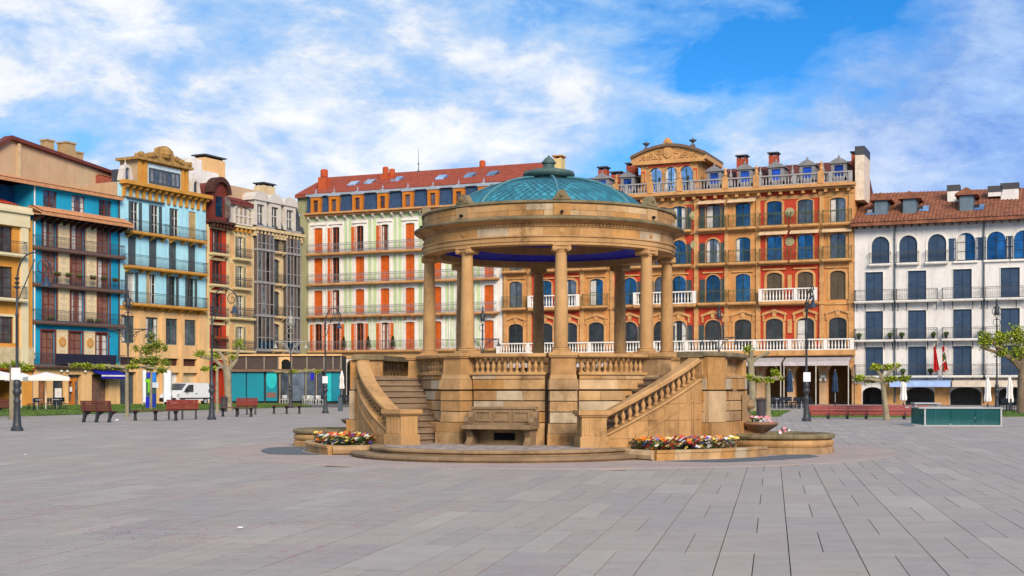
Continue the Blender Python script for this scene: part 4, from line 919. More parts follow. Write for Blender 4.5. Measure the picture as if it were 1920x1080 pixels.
# one level of parts only: fold the pavilion's pieces under the palace
for o in list(pb_.root.children):
    o.parent = B.root; o.location = (o.location.x+x0, o.location.y+.9, o.location.z); o.name = 'pavilion_wall' if o.name.startswith('wall') else 'window'
bpy.data.objects.remove(pb_.root)
seg = [(x0-.9+(wp+1.8)*i/14, 24.1+1.75*sin(pi*(.14+.72*i/14))-1.75*sin(pi*.14)) for i in range(15)]
MB().prism_y([(x0-.9,23.85),(x1+.9,23.85)]+[(x, z+.15) for x, z in reversed(seg)], .55, 7.2).build('pavilion_gable', m_ochre2, B.root)
MB().prism_y([(x, z+.15) for x, z in seg]+[(x, z+.42) for x, z in reversed(seg)], .25, 7.4).build('pavilion_roof', M('pavilion_lead', (.13,.09,.06), .7, (.2,.13,.08), 2, bump=.2), B.root)
MB().box(x0-.7, x1+.7, .45, 1.0, 23.62, 23.85).box(x0+.6, x1-.6, .80, .92, 23.3, 23.58).build('pavilion_cornice', m_ochre2, B.root)
MB().box(x0+.8, x1-.8, .76, .9, 23.34, 23.54).box(x0+.10, x0+.45, .80, .92, 21.6, 23.).box(x1-.45, x1-.10, .80, .92, 21.6, 23.).build('red_panel', m_red, B.root)
for q in (x0+.28, x1-.28): MB().box(q-.36, q+.36, .70, .9, 20.6, 21.4).box(q-.14, q+.14, .72, .9, 21.8, 22.8).build('pavilion_pilaster', m_ochre2, B.root)
xc = (x0+x1)/2                               # carved shield, scrolls and leaf sprays in the gable
mb = MB(); mb.prism_y([(xc-.42,25.05),(xc-.46,24.6),(xc-.30,24.3),(xc,24.12),(xc+.30,24.3),(xc+.46,24.6),(xc+.42,25.05),(xc+.2,25.2),(xc-.2,25.2)], .40, .56); mb.cyl_y(xc, 24.66, .24, .34, .41, 12); mb.build('gable_shield', m_ochre2, B.root)
for q in (-1, 1):
    mb = MB()
    for (ux, uz, r0_, tw) in ((.95,24.72,.36,1), (1.75,24.52,.32,-1), (2.45,24.32,.24,1), (1.35,24.28,.20,-1)):
        mb.tube([(xc+q*(ux+(r0_*(1-i/26))*cos(tw*i*.42)), .50, uz+(r0_*(1-i/26))*.8*sin(tw*i*.42)) for i in range(22)], .055, 5)
    for k in range(6): mb.prism_y([(xc+q*(.6+.42*k),24.1),(xc+q*(.72+.42*k),24.32),(xc+q*(.84+.42*k),24.1)], .46, .56)
    mb.build('gable_scroll', m_ochre2, B.root)
MB().prism_y([(xc-.55,25.45),(xc-.35,25.75),(xc-.22,26.0),(xc,26.12),(xc+.22,26.0),(xc+.35,25.75),(xc+.55,25.45)], .30, .70).cyl_y(xc, 25.72, .17, .22, .31, 10).build('gable_crest', m_ochre2, B.root)
for q in (x0+.6, x1-.5):
    zq = 24.1+.62; MB().box(q-.2, q+.2, .65, 1.05, zq, zq+.6).lathe([(.14,zq+.6),(.07,zq+.7),(.11,zq+.8),(.36,zq+1.0),(.38,zq+1.07),(.14,zq+1.09),(.05,zq+1.2),(.01,zq+1.35)], 10, (q, .85)).build('urn', M('urn_stone', (.14,.13,.12), .8, bump=.2), B.root)
# arcade and awning
arches = [(965,1000),(1020,1060),(1080,1122),(1140,1180),(1200,1240),(1262,1302),(1320,1360),(1380,1418),(1434,1476),(1491,1536),(1552,1597)]
for a, b in arches: B.opening(B.X(a), B.X(b), 0, 3.95, (B.X(b)-B.X(a))/2)
bpy.data.objects.remove(B.wo); B.wall(.6)
for a, b in arches:
    xa, xb = B.X(a), B.X(b); mb = MB(); n = 12; xc = (xa+xb)/2; r_ = (xb-xa)/2; zc = 3.95-r_
    for i in range(n):
        t0_, t1_ = pi*i/n+.01, pi*(i+1)/n-.01; mb.prism_y([(xc-r_*cos(t0_), zc+r_*sin(t0_)), (xc-(r_+.30)*cos(t0_), zc+(r_+.30)*sin(t0_)), (xc-(r_+.30)*cos(t1_), zc+(r_+.30)*sin(t1_)), (xc-r_*cos(t1_), zc+r_*sin(t1_))], -.06, .01)
    mb.build('arch_ring', m_peach2, B.root)
    if a > 1370:
        for q in (xa-.32, xb+.02):
            for dz_ in (0, .3): MB().lathe([(.01,2.15+dz_),(.11,2.2+dz_),(.13,2.3+dz_),(.09,2.42+dz_),(.01,2.45+dz_)], 8, (q+.15+(dz_ and .12*(-1 if q < xc else 1)), -.3)).build('globe_lamp', M('white_globe', (.85,.85,.82), .4, bump=0), B.root)
pq = [943.5]+[v for ab in arches for v in ab]+[1600.5]
for i in range(0, len(pq), 2):
    if pq[i+1]-pq[i] > 1: MB().box(B.X(pq[i])+.02, B.X(pq[i+1])-.02, -.045, .01, 0, 3.1).box(B.X(pq[i])-.03, B.X(pq[i+1])+.03, -.10, .01, 2.75, 2.9).build('arcade_pier', m_peach2, B.root)
MB().box(.02, B.w-.02, -.04, .009, 4.0, 4.58).build('arcade_band', m_peach2, B.root)
for a, b in ((965, 1130), (1132, 1290), (1292, 1474), (1478, 1599)):
    xa, xb = B.X(a), B.X(b); o = MB().prism_x([(-.15,4.62),(-2.3,3.95),(-2.3,3.60),(-2.26,3.60),(-2.26,3.88),(-.15,4.55)], xa, xb).build('awning', m_awn, B.root)
    MB().box(xa, xb, -2.34, -2.301, 3.58, 3.95).build('valance', M('pale_valance', (.58,.52,.52), .9, bump=.1), o)
    for x in (xa+.05, (xa+xb)/2, xb-.05): MB().tube([(x,-2.25,0),(x,-2.25,3.9)], .05, 6).build('awning_post', M('pale_post', (.6,.55,.48), .6, bump=.05), o)
# white flue wall on the right end
MB().box(B.w+.02, B.w+.85, .6, 4.2, 19.0, 23.2).box(B.w+.0, B.w+.87, .55, 4.25, 23.2, 24.0, 1).build('flue_wall', [M('cream_flue', (.74,.62,.48), .85, bump=.1), m_iron], B.root)
RP = B

# ================= row facing us: white house
B = Bld('white_house', 'white house with dark blue shutters and a brown tiled roof', FG, 1602, 2060, 16.6, m_white, 10)
for px in (1651, 1703, 1757, 1811, 1868, 1919, 1972, 2025):
    x = B.X(px); opn_ = px in (1811, 1868, 1919)
    B.win(x-.80, x+.80, 12.95, 15.45, .80, 'open' if opn_ else 'shut', M('navy_frame', (.02,.035,.06), .6, bump=0), m_bglass, m_bshut, m_wtrim, .20, 0, leafw=.62)
    if not opn_: B.balcony(x-1.0, x+1.0, 12.93, .45, 1.0, m_wtrim, m_iron, .14, 'iron', None, .16)
    else: MB().box(x-1.05, x+1.05, -.22, .01, 12.75, 12.93).build('sill', m_wtrim, B.root)
pw = [1639, 1719.5, 1804.5, 1894, 1985]
for fi, (z0, z1) in enumerate(((2.65, 5.3), (5.95, 8.6), (9.5, 12.2))):
    for px in pw:
        x = B.X(px); B.win(x-.80, x+.80, z0, z1, 0, 'shut', MATS['navy_frame'], None, m_bshut, m_wtrim, .05, 0)
    for a, b in ((1604, 1677), (1681, 1759), (1767, 1844), (1848, 1926), (1932, 2010)):
        xa, xb = B.X(a), B.X(b); B.balcony(xa, xb, z0, .8, 1.0, m_wtrim, m_iron, .12, 'iron', None, .15)
        for x in (xa+.15, xa+.9, xb-.9, xb-.15): MB().tube([(x,-.7,z0-.2),(x,-.02,z0-.9),(x,-.02,z0-.2)], .03, 4).build('stay', m_iron, B.root)
arcs = ((1616, 1656), (1697, 1752), (1781, 1840), (1871, 1925))
for a, b in arcs: B.opening(B.X(a), B.X(b), 0, 1.62, .62)
B.wall(.5)
for px in (1678, 1845): x = B.X(px); MB().tube([(x,-.12,.2),(x,-.12,16.4)], .07, 8).build('downpipe', M('grey_pipe', (.10,.13,.15), .6, bump=0), B.root)
mb = MB()
q = [.03]+[v for a, b in arcs for v in (B.X(a), B.X(b))]+[B.X(1960)]
for i in range(0, len(q), 2): MB().box(q[i]+.02, q[i+1]-.02, -.06, .012, 0, 1.95).build('stone_pier', m_ochre2, B.root)
MB().box(-.3, B.w, -1.0, .02, 16.45, 16.62).build('eave', m_brown, B.root)
rt = MB()
x = .2
while x < B.w: rt.box(x-.07, x+.07, -.95, .01, 16.2, 16.44); x += .7
rt.build('rafters', m_brown, B.root)
B.tileroof([(-.2,-1.1,16.62),(B.w,-1.1,16.62),(B.w,6.0,19.9),(-.2,6.0,20.3)], m_btile, .34, .07)
for px, zz in ((1650, 17.3), (1704, 17.3), (1811, 17.35)):
    x = B.X(px); y = .6; mb = MB(); mb.box(x-.62, x+.62, y, y+2.6, zz, zz+1.75, 0); mb.prism_y([(x-1.0,zz+1.55),(x+1.0,zz+1.55),(x+.95,zz+1.7),(x,zz+2.25),(x-.95,zz+1.7)], y-.35, y+3.2, 1)
    o = mb.build('dormer', [M('navy_dormer', (.09,.13,.17), .6, bump=.1), m_btile], B.root); MB().box(x-.56, x+.56, y-.05, y-.002, zz+.1, zz+1.5).build('shutter', M('blue_grey_blind', (.13,.19,.24), .6, bump=.05), o)
for px, w_, zb, zt in ((1782, 1.05, 18.0, 19.7), (1890, 1.5, 18.6, 19.6), (1862, 1.2, 19.0, 19.4)):
    MB().box(B.X(px)-w_/2, B.X(px)+w_/2, 3.0, 4.2, zb, zt, 0).box(B.X(px)-w_/2-.05, B.X(px)+w_/2+.05, 2.95, 4.25, zt, zt+.55, 1).build('chimney', [m_white, m_iron], B.root)
for px, t in ((1630, .30), (1730, .35), (1835, .30)):
    x = B.X(px); y = -1.1+7.1*t; z = 16.7+3.5*t; MB().add([(x-.42,y-.4,z),(x+.42,y-.4,z),(x+.42,y+.4,z+.40),(x-.42,y+.4,z+.40),(x-.42,y-.4,z-.2),(x+.42,y-.4,z-.2),(x+.42,y+.4,z+.2),(x-.42,y+.4,z+.2)], [(0,1,2,3),(0,4,5,1),(1,5,6,2),(3,7,4,0)]).build('skylight', MATS['skylight_glass'], B.root)
for a, b, m_, n_ in ((1672, 1785, m_awnb, 'blue'), (1788, 1908, m_awnc, 'beige')):
    xa, xb = B.X(a), B.X(b); MB().prism_x([(-.15,2.25),(-1.5,2.12),(-1.55,1.62),(-1.5,1.62),(-1.45,2.05),(-.15,2.15)], xa, xb).build('awning', m_, B.root)
    for x in (xa+.1, xb-.1): MB().tube([(x,-.1,1.7),(x,-1.4,1.9)], .03, 5).build('awning_arm', m_iron, B.root)
WH = B
def flag(px, cols_, label):
    t = WH.X(px); r0 = WH.root.location; ca, sa = cos(FG.a), sin(FG.a)
    f_ = thing('flag', label, 'flag', (r0.x+ca*t+sa*.95, r0.y+sa*t-ca*.95, 2.9), FG.a, 'flags on the white house balcony')
    MB().tube([(0,.1,0),(0,-.5,2.5)], .025, 6).build('pole', m_iron, f_)
    mb = MB(); n, m_ = 8, 14
    vs = [(.02+.52*i/n*(.35+.65*j/m_)*(1 if cols_ == 1 else 1.0)-.2, -.48+.45*(1-(m_-j)/m_)*.6+.09*sin(i*1.7+j*.4), 2.35-2.2*j/m_-.1*sin(i*.8)) for j in range(m_+1) for i in range(n+1)]
    for j in range(m_):
        for i in range(n): o = j*(n+1)+i; mb.add([vs[o], vs[o+1], vs[o+n+2], vs[o+n+1]], [(0,1,2,3)], 0 if cols_ == 1 else (1 if 4 <= j <= 7 and 2 <= i <= 5 or j > 9 and i in (1, 2) else 2 if j in (3, 8) else 0))
    mb.build('cloth', [m_flag, M('flag_green', (.02,.22,.06), .8, bump=.1), M('flag_white', (.8,.8,.8), .8, bump=.1)], f_, smooth=True, fix=False)
flag(1757, 1, 'plain red flag hanging from the white house balcony'); flag(1773, 3, 'red and green flag hanging from the white house balcony')
bal_ = ['first', 'second', 'third']
for k, px in enumerate((1612, 1670, 1692, 1751, 1775, 1839)): pot_plant(WH, px, 5.96, .35, 'black', f"black plant pot at the {'left' if k % 2 == 0 else 'right'} end of the {bal_[k//2]} middle balcony of the white house", .45, 'plant pots on the white house balconies')
for k, px in enumerate((1694, 1746)): pot_plant(WH, px, 2.66, .35, 'black', f"black plant pot at the {'left' if k == 0 else 'right'} end of the lowest balcony beside the flags", .45, 'plant pots on the white house balconies')
# ================= left row, from the corner towards us
# glazed house
B = Bld('glazed_house', 'cream house with grey glazed bay windows and slate mansard at the corner', FL, 472, 577, 18.4, m_cream, 9)
m_bay = M('bay_panel', (.13,.095,.085), .7, (.09,.07,.065), 2, bump=.1)
zf = [5.5, 9.05, 12.5, 15.9, 18.3]
for a, b in ((476, 506), (531, 556)):
    xa, xb = B.X(a), B.X(b); d = .55
    for i in range(4):
        z0, z1 = zf[i]+.15, zf[i+1]-.2; n = 4
        for k in range(n):
            x0 = xa+(xb-xa)*k/n; x1 = xa+(xb-xa)*(k+1)/n
            MB().box(x0+.06, x1-.06, -d+.06, -d+.09, z0+(.9 if i == 0 else 0), z1).build('pane', [m_kglass, m_bay, m_dglass, m_bay][(k+i) % 4], B.root)
            if i == 0: MB().box(x0+.06, x1-.06, -d+.06, -d+.09, z0, z0+.84).build('pane', m_bglass, B.root)
        mb = MB()
        for k in range(n+1): x = xa+(xb-xa)*k/n; mb.box(x-.032, x+.032, -d, -d+.12, z0-.1, z1+.1)
        mb.box(xa-.08, xb+.08, -d-.06, .005, z1+.1, z1+.35); mb.box(xa, xb, -d+.01, -d+.12, (z0+z1)/2-.5, (z0+z1)/2-.42); mb.box(xa, xb, -d+.1, -.01, z0-.3, z0-.001)
        mb.build('bay_frame', M('bay_paint', (.30,.30,.30), .6, bump=.05), B.root); MB().box(xa+.02, xb-.02, -d+.13, -.01, z0-.28, z1+.08).build('bay_core', m_bay, B.root)
mid = B.X(518)
for i in range(4): 
    z0, z1 = zf[i]+.1, zf[i+1]-.7
    B.win(mid-1.0, mid+.55, z0, z1, .3, 'glass', m_dkgreen, m_dglass, None, m_cream, .22, 0)
    B.balcony(mid-1.5, mid+1.4, z0, .5, 1.0, m_cream, m_iron, .16, 'ornate', [mid-.9, mid+.8], .16)
MB().box(-.05, B.X(562), -.75, .02, 17.9, 18.2).box(0, B.X(562), -.45, .015, 17.3, 17.9).build('cornice', m_cream, B.root)
cm = MB().box(-.10,.10,-.62,-.44,17.55,17.89).mesh('cornice_bracket', m_cream); x = .3
while x < B.X(560): put('cornice_bracket', cm, B.root, (x, 0, 0)); x += .62
B.wall()
MB().prism_x([(-.4,18.4),(.7,21.3),(5,21.8),(5,18.4)], .05, B.X(566)).build('mansard', m_gslate, B.root)
for px in (482, 509, 537):
    x = B.X(px); mb = MB(); mb.box(x-1.0, x-.6, -.5, 1.5, 18.4, 21.0); mb.box(x+.6, x+1.0, -.5, 1.5, 18.4, 21.0); mb.box(x-.6, x+.6, -.5, 1.5, 20.6, 21.0); n = 10
    mb.prism_y([(x-1.25,21.0)]+[(x-1.2*cos(pi*i/n), 21.1+.85*sin(pi*i/n)) for i in range(n+1)]+[(x+1.25,21.0)], -.65, 2.2)
    o = mb.build('dormer', M('dormer_white', (.66,.62,.55), .8, (.55,.51,.45), 2, bump=.1), B.root)
    MB().box(x-.6, x+.6, -.25, -.2, 18.4, 20.6).build('pane', m_dglass, o); MB().box(x-.06, x+.06, -.3, -.24, 18.4, 20.6).box(x-.6, x+.6, -.3, -.245, 19.6, 19.7).box(x-.6, x-.5, -.3, -.24, 18.4, 20.6).box(x+.5, x+.6, -.3, -.24, 18.4, 20.6).build('frame', MATS['dormer_white'], o)
B.chimney(B.X(545), 3.5, 21.3, 23.5, 2.0, 1.3, m_cream)
MB().box(B.X(562), B.w-.02, -.14, .0, 4.6, 20.7).build('party_wall', m_olive, B.root)
# cream shuttered house
B = Bld('cream_house', 'narrow cream yellow house with a white attic window', FL, 428, 472, 18.0, M('yellow_cream', (.74,.60,.32), .85, (.66,.52,.26), .6, .15, .1, 8, 0, .25), 9)
m_sal = M('salmon_panel', (.70,.42,.19), .85, bump=.1)
x = B.X(450.5); zc = [5.35, 8.7, 11.75, 14.75]; zw = [2.45, 2.3, 2.25, 2.25]
for i, z in enumerate(zc):
    B.win(x-.42, x+.42, z, z+zw[i], 0, 'open', M('white_frame', (.75,.73,.68), .7, bump=0), m_dglass, M('grey_sage_shutter', (.26,.25,.18), .7, bump=.1), B.wm, .1, 0, leafw=.34)
    for q in (-1, 1): MB().box(x+q*1.35-.36, x+q*1.35+.36, -.03, .012, z, z+zw[i]+.2).build('panel', m_sal, B.root)
    a, b = (x-1.35, x+1.35) if i != 0 and i != 1 else (x-1.9, x+1.9)
    B.balcony(a, b, z, .55, 1.0, B.wm, m_iron, .16, 'ornate', None, .15)
MB().box(0, B.w, -.5, .02, 17.85, 18.05).build('cornice', B.wm, B.root)
cm = MB().box(-.12,.12,-.4,0,17.45,17.84).mesh('cornice_bracket', m_gold); xx = .3
while xx < B.w: put('cornice_bracket', cm, B.root, (xx, 0, 0)); xx += .7
B.opening(B.w*.1, B.w*.9, 0, 3.2); B.wall()
MB().box(.05, B.w-.05, .0, 4, 18.05, 20.4).build('attic', M('attic_grey', (.50,.47,.43), .85, bump=.1), B.root)
mb = MB(); xa, xb = B.w*.24, B.w*.97
for k in range(5): q = xa+(xb-xa)*k/4; mb.box(q-.09, q+.09, -.16, .0, 18.2, 19.9)
for zq in (18.2, 19.05): mb.box(xa, xb, -.15, -.01, zq, zq+.14)
n = 10; mb.prism_y([(xa, 19.7), *[(xa+(xb-xa)*i/n, 19.75+.45*sin(pi*i/n)) for i in range(n+1)], (xb, 19.7), (xb+.1, 20.3), (xa-.1, 20.3)], -.17, 0)
o = mb.build('attic_window', MATS['dormer_white'], B.root); MB().box(xa, xb, -.05, -.012, 18.2, 20.1).build('pane', GLASS('pale_glass', (.55,.50,.42), .6), o)
B.tileroof([(-.1,-.4,20.4),(B.w+.2,-.4,20.4),(B.w+.2,3.2,22.0),(-.1,3.2,22.0)], M('maroon_roof', (.22,.05,.045), .85, (.14,.035,.03), 2, bump=.2))
MB().prism_x([(1.0,20.5),(1.0,22.3),(5.5,23.2),(6.5,20.5)], .1, B.w+2.6).build('rear_attic', m_beige, B.root)
B.chimney(B.w*.55, 4.2, 21.5, 25.2, 3.2, 1.6, m_peach)
# narrow red house
B = Bld('narrow_red_house', 'narrow red house with cream trim and a maroon wooden attic', FL, 387, 428, 18.2, M('brick_red', (.52,.05,.018), .85, (.44,.04,.015), .8, .2, .12, 8, 0, .25), 9)
x = B.X(406); zc = [5.4, 8.6, 11.85, 14.95]
for i, z in enumerate(zc):
    B.win(x-.55, x+.55, z, z+2.3, 0, 'glass', m_wood, m_kglass, None, m_brown, .14, 0)
    B.balcony(x-1.3, x+1.3, z, .6, .95, MATS['yellow_cream'], m_iron, .18, 'ornate', [x-1.0, x+1.0], .15)
    MB().box(x-1.2, x+1.2, -.10, .012, z+2.42, z+2.68).box(.02, x-1.5, -.06, .011, z+1.3, z+1.5).box(x+1.5, B.w-.02, -.06, .011, z+1.3, z+1.5).build('trim_band', MATS['yellow_cream'], B.root)
for q in (.01, B.w-.33): MB().box(q, q+.32, -.12, .010, 4.2, 17.7).build('pilaster', MATS['yellow_cream'], B.root)
B.opening(B.w*.12, B.w*.92, 0, 4.2, B.w*.38); B.wall(.5)
MB().box(.0, B.w*.11, -.08, -.002, 0, 4.6).box(B.w*.93, B.w, -.08, -.002, 0, 4.6).box(.0, B.w, -.10, -.003, 4.35, 5.0).build('arch_facing', m_peach, B.root)
MB().box(-.1, B.w+.1, -.9, .02, 17.9, 18.15).build('eave', m_brown, B.root)
cm = MB().box(-.08,.08,-.8,0,17.5,17.89).mesh('eave_bracket', m_brown); xx = .3
while xx < B.w: put('eave_bracket', cm, B.root, (xx, 0, 0)); xx += .5
n = 12; mb = MB(); mb.prism_y([(.4,18.15)]+[(.4+(B.w-1.0)*(.5-.5*cos(pi*i/n)), 20.8+1.3*sin(pi*i/n)) for i in range(n+1)]+[(B.w-.6,18.15)], -.35, 3.5); o = mb.build('attic', m_wood, B.root)
for xa, xb, zt in ((.95, 1.9, 20.6), (2.35, 3.2, 20.7)): MB().box(xa, xb, -.40, -.36, 18.6, zt).build('pane', MATS['pale_glass'] if xa > 2 else m_bglass, o)
mb = MB(); mb.prism_y([(.1,20.9)]+[(.1+(B.w-.4)*(.5-.5*cos(pi*i/n)), 21.0+1.55*sin(pi*i/n)) for i in range(n+1)]+[(B.w-.3,20.9)]+[(B.w-.7-(B.w-1.2)*(.5-.5*cos(pi*i/n)), 20.85+1.2*sin(pi*i/n)) for i in range(n+1)], -.7, .3); mb.build('attic_hood', m_brown, B.root)
MB().box(.7, 2.3, 2.5, 4.0, 20.5, 24.6).box(2.3, 5.0, 2.6, 4.0, 20.5, 23.6).build('rear_chimney', m_wtrim, B.root)
RH = B
# light blue house
B = Bld('light_blue_house', 'light blue house with iron balconies and an ochre attic pavilion', FL, 225, 386, 20.3, m_lblue, 10)
m_ir2 = M('blue_black_iron', (.05,.06,.075), .6, bump=.1)
rows = [(9.35, 12.2, [(246,'open'),(286,'half'),(323,'shut0'),(358,'shut0')]), (12.75, 15.5, [(248,'shut'),(287,'shut'),(324,'shut'),(360,'shut')]), (15.95, 18.7, [(253,'open'),(291,'open'),(329,'half'),(361,'shut1')])]
for z0, z1, ws in rows:
    for px, k in ws:
        x = B.X(px); w2 = .46 if k in ('open', 'half', 'shut0') else .54
        sm_ = M('sand_shutter', (.50,.36,.16), .7, bump=.1) if k == 'shut1' or (px == 286) else m_gshut
        B.win(x-w2, x+w2, z0, z1, 0, {'shut0':'open','shut1':'shut'}.get(k, k), MATS['white_frame'] if k != 'shut0' else m_gshut, m_kglass, sm_, None, leafw=.36)
X = B.X
B.balcony(X(233), X(308), 15.93, .7, 1.0, m_gold, m_ir2, .2, 'iron', [X(p) for p in (238,260,282,303)], .14, m_gold); B.balcony(X(315), X(379), 15.93, .7, 1.0, m_gold, m_ir2, .2, 'iron', [X(p) for p in (319,340,356,374)], .14, m_gold)
B.balcony(X(231), X(380), 12.73, .8, 1.0, m_gold, m_ir2, .2, 'iron', [X(p) for p in (236,262,276,302,314,336,352,374)], .14, m_gold)
B.balcony(X(230), X(380), 9.32, .8, 1.0, m_gold, m_ir2, .2, 'iron', [X(p) for p in (236,258,272,296,312,334,350,372)], .14, m_gold)
for a, b, z in ((236, 306, 19.0), (234, 307, 15.6)): MB().prism_x([(-.02,z+.1),(-.25,z+.02),(-.25,z-.1),(-.02,z-.1)], X(a), X(b)).build('awning_box', m_gshut, B.root)
# lower peach storeys
MB().box(.01, B.w-.01, -.10, .02, 8.75, 9.05).build('string_course', m_gold, B.root)
for px in (240, 285, 322, 357):
    x = B.X(px); B.win(x-.82, x+.82, 5.65, 8.15, 0, 'glass', M('teal_frame', (.05,.14,.15), .6, bump=0), m_dglass, None, None); B.opening(x-1.0, x+1.0, 3.65, 4.35); MB().box(x-1.0, x+1.0, .3, .34, 3.65, 4.35).build('vent_grille', m_brown, B.root)
    B.opening(x-1.1, x+1.1, 0, 3.0); MB().box(x-1.1, x+1.1, .42, .5, 0, 3.0).build('shop_front', [m_gshut, m_steel, M('white_panel', (.75,.74,.70), .6, bump=0), m_cream][[240, 285, 322, 357].index(px)], B.root)
B.zones = [(0, B.w, 0, 8.74)]; B.zm = m_peach; B.wall(.5)
q = [.0]
for px in (240, 285, 322, 357): q += [B.X(px)-1.15, B.X(px)+1.15]
q.append(B.w)
for i in range(0, len(q), 2):
    if q[i+1]-q[i] > .2: MB().box(q[i]+.012, q[i+1]-.012, -.12, -.003, 0, 8.74).build('pier', m_peach, B.root)
# ochre cornice with long brackets, attic pavilion, round dormers
MB().box(-.1, B.w+.1, -.85, .02, 20.1, 20.45).build('cornice', m_gold, B.root)
cm = MB().prism_x([(0,20.1),(-.7,20.1),(-.6,19.85),(-.25,19.7),(-.2,19.0),(0,18.95)], -.16, .16).mesh('cornice_bracket', m_gold)
for k in range(14): put('cornice_bracket', cm, B.root, (.4+(B.w-.8)*k/13, 0, 0))
xa, xb = X(263), X(353)
MB().box(xa, xb, .25, 2.5, 20.4, 22.7).build('pavilion', m_beige, B.root)
MB().box(xa+.02, xb-.02, .20, .249, 20.45, 22.69).build('pavilion_face', m_gold, B.root)
MB().box(X(278), X(342), .15, .199, 20.62, 22.55).build('pavilion_panel', M('pale_blue_panel', (.62,.78,.84), .8, bump=.1), B.root)
mb = MB()
for k in range(8):
    x = X(282)+(X(338)-X(282))*k/7; mb.box(x-.07, x+.07, .04, .14, 20.85, 22.05)
mb.box(X(281), X(339), .04, .139, 22.0, 22.15); mb.box(X(281), X(339), .04, .139, 20.75, 20.88); o = mb.build('window', m_gshut, B.root)
for k in range(7):
    x0 = X(282)+(X(338)-X(282))*k/7; x1 = X(282)+(X(338)-X(282))*(k+1)/7; MB().box(x0+.08, x1-.08, .09, .145, 20.9, 22.0).build('pane', [MATS['pale_glass'], m_dglass, MATS['pale_glass']][k % 3], o)
for q in (264, 275, 344, 352): MB().box(X(q)-.2, X(q)+.2, .06, .195, 20.45, 22.68).build('pavilion_pilaster', m_gold, B.root)
mb = MB(); xm = (xa+xb)/2; hwp = (xb-xa)/2+.4; mb.box(xm-hwp-.1, xm+hwp+.1, -.25, 2.6, 22.7, 22.95)
sil = [(-1,0),(-.97,.55),(-.8,.75),(-.68,.45),(-.45,1.0),(-.30,1.35),(-.27,2.0),(-.12,2.45),(0,2.6),(.12,2.45),(.27,2.0),(.30,1.35),(.45,1.0),(.68,.45),(.8,.75),(.97,.55),(1,0)]
mb.prism_y([(xm+hwp*a, 22.95+b*.58) for a, b in sil], -.12, .4); mb.build('pediment', M('carved_ochre', (.50,.29,.085), .85, (.24,.14,.05), 2.5, bump=.7, bscale=5), B.root)
mb = MB(); mb.lathe([(.01,23.25),(.5,23.3),(.65,23.65),(.55,24.1),(.22,24.35),(.01,24.4)], 12, (xm, .0))
for a, b in ((-.5,23.35),(-.62,23.25),(-.38,23.45),(.5,23.35),(.62,23.25),(.38,23.45),(-.9,23.2),(.9,23.2)): mb.cyl_y(xm+hwp*a, b, .24, -.28, .1, 8)
mb.build('crest', MATS['carved_ochre'], B.root)
for px in (238, 366):
    x = X(px); n = 10; mb = MB(); oc = [(x-.55*cos(pi*i/n), 21.35+.6*sin(pi*i/n)) for i in range(n+1)]; ic = [(x+.30*cos(pi*i/n), 21.3+.4*sin(pi*i/n)) for i in range(n+1)]
    mb.prism_y([(x-.75,20.46)]+oc+[(x+.75,20.46),(x+.30,20.46)]+ic+[(x-.30,20.46)], -.1, .5); mb.lathe([(.1,21.9),(.15,22.0),(.04,22.15),(.015,22.6)], 6, (x, .2)); o = mb.build('round_dormer', MATS['dormer_white'], B.root)
    MB().box(x-.33, x+.33, .1, .15, 20.46, 21.7).build('pane', m_dglass, o); MB().box(x-.6, x+.6, .51, 1.3, 20.46, 21.5).build('dormer_body', m_gslate, o)
B.tileroof([(X(258),.9,20.45),(B.w,.9,20.45),(B.w,5,21.6),(X(258),5,21.6)], m_rtile)
LB = B
MB().box(-.05, .004, .3, 9.9, 10, 20.28).build('party_wall', m_beige, B.root)
# teal house with painted panels
B = Bld('teal_house', 'teal house with dark red windows and painted cream panels', FL, 62, 223, 18.75, m_teal, 10)
X = B.X; sl = [3.5, 7.2, 10.35, 13.45]; hts = [2.9, 2.85, 2.75, 2.55]
for i, z in enumerate(sl):
    for px in (93, 145, 194):
        x = X(px+(0 if i else -3)); B.win(x-.72, x+.72, z+.05, z+hts[i], 0, 'glass', m_wood, M('curtain_glass', (.28,.15,.11), .4, (.17,.08,.06), 1.5, bump=.05) if not (i == 3 and px == 93) else MATS['pale_glass'], None, m_wood, .14, 0, nz=3)
    B.balcony(X(64)-.2, X(222)+.35, z, .6, .95, M('dark_timber', (.17,.10,.08), .8, (.12,.075,.06), 3, bump=.2), m_ir2, .22, 'iron', None, .15)
for px in (94, 147, 197):
    x = X(px); B.win(x-.78, x+.78, 16.75, 18.35, 0, 'glass', m_wood, m_dglass, None, None, nz=2)
B.opening(X(70), X(90), 0, 2.55); B.opening(X(97), X(122), 0, 2.6); B.opening(X(126), X(151), 0, 2.7); B.opening(X(170), X(202), 0, 2.75); B.zones = [(0, B.w, 0, 3.2)]; B.zm = m_peach; B.wall(.4)
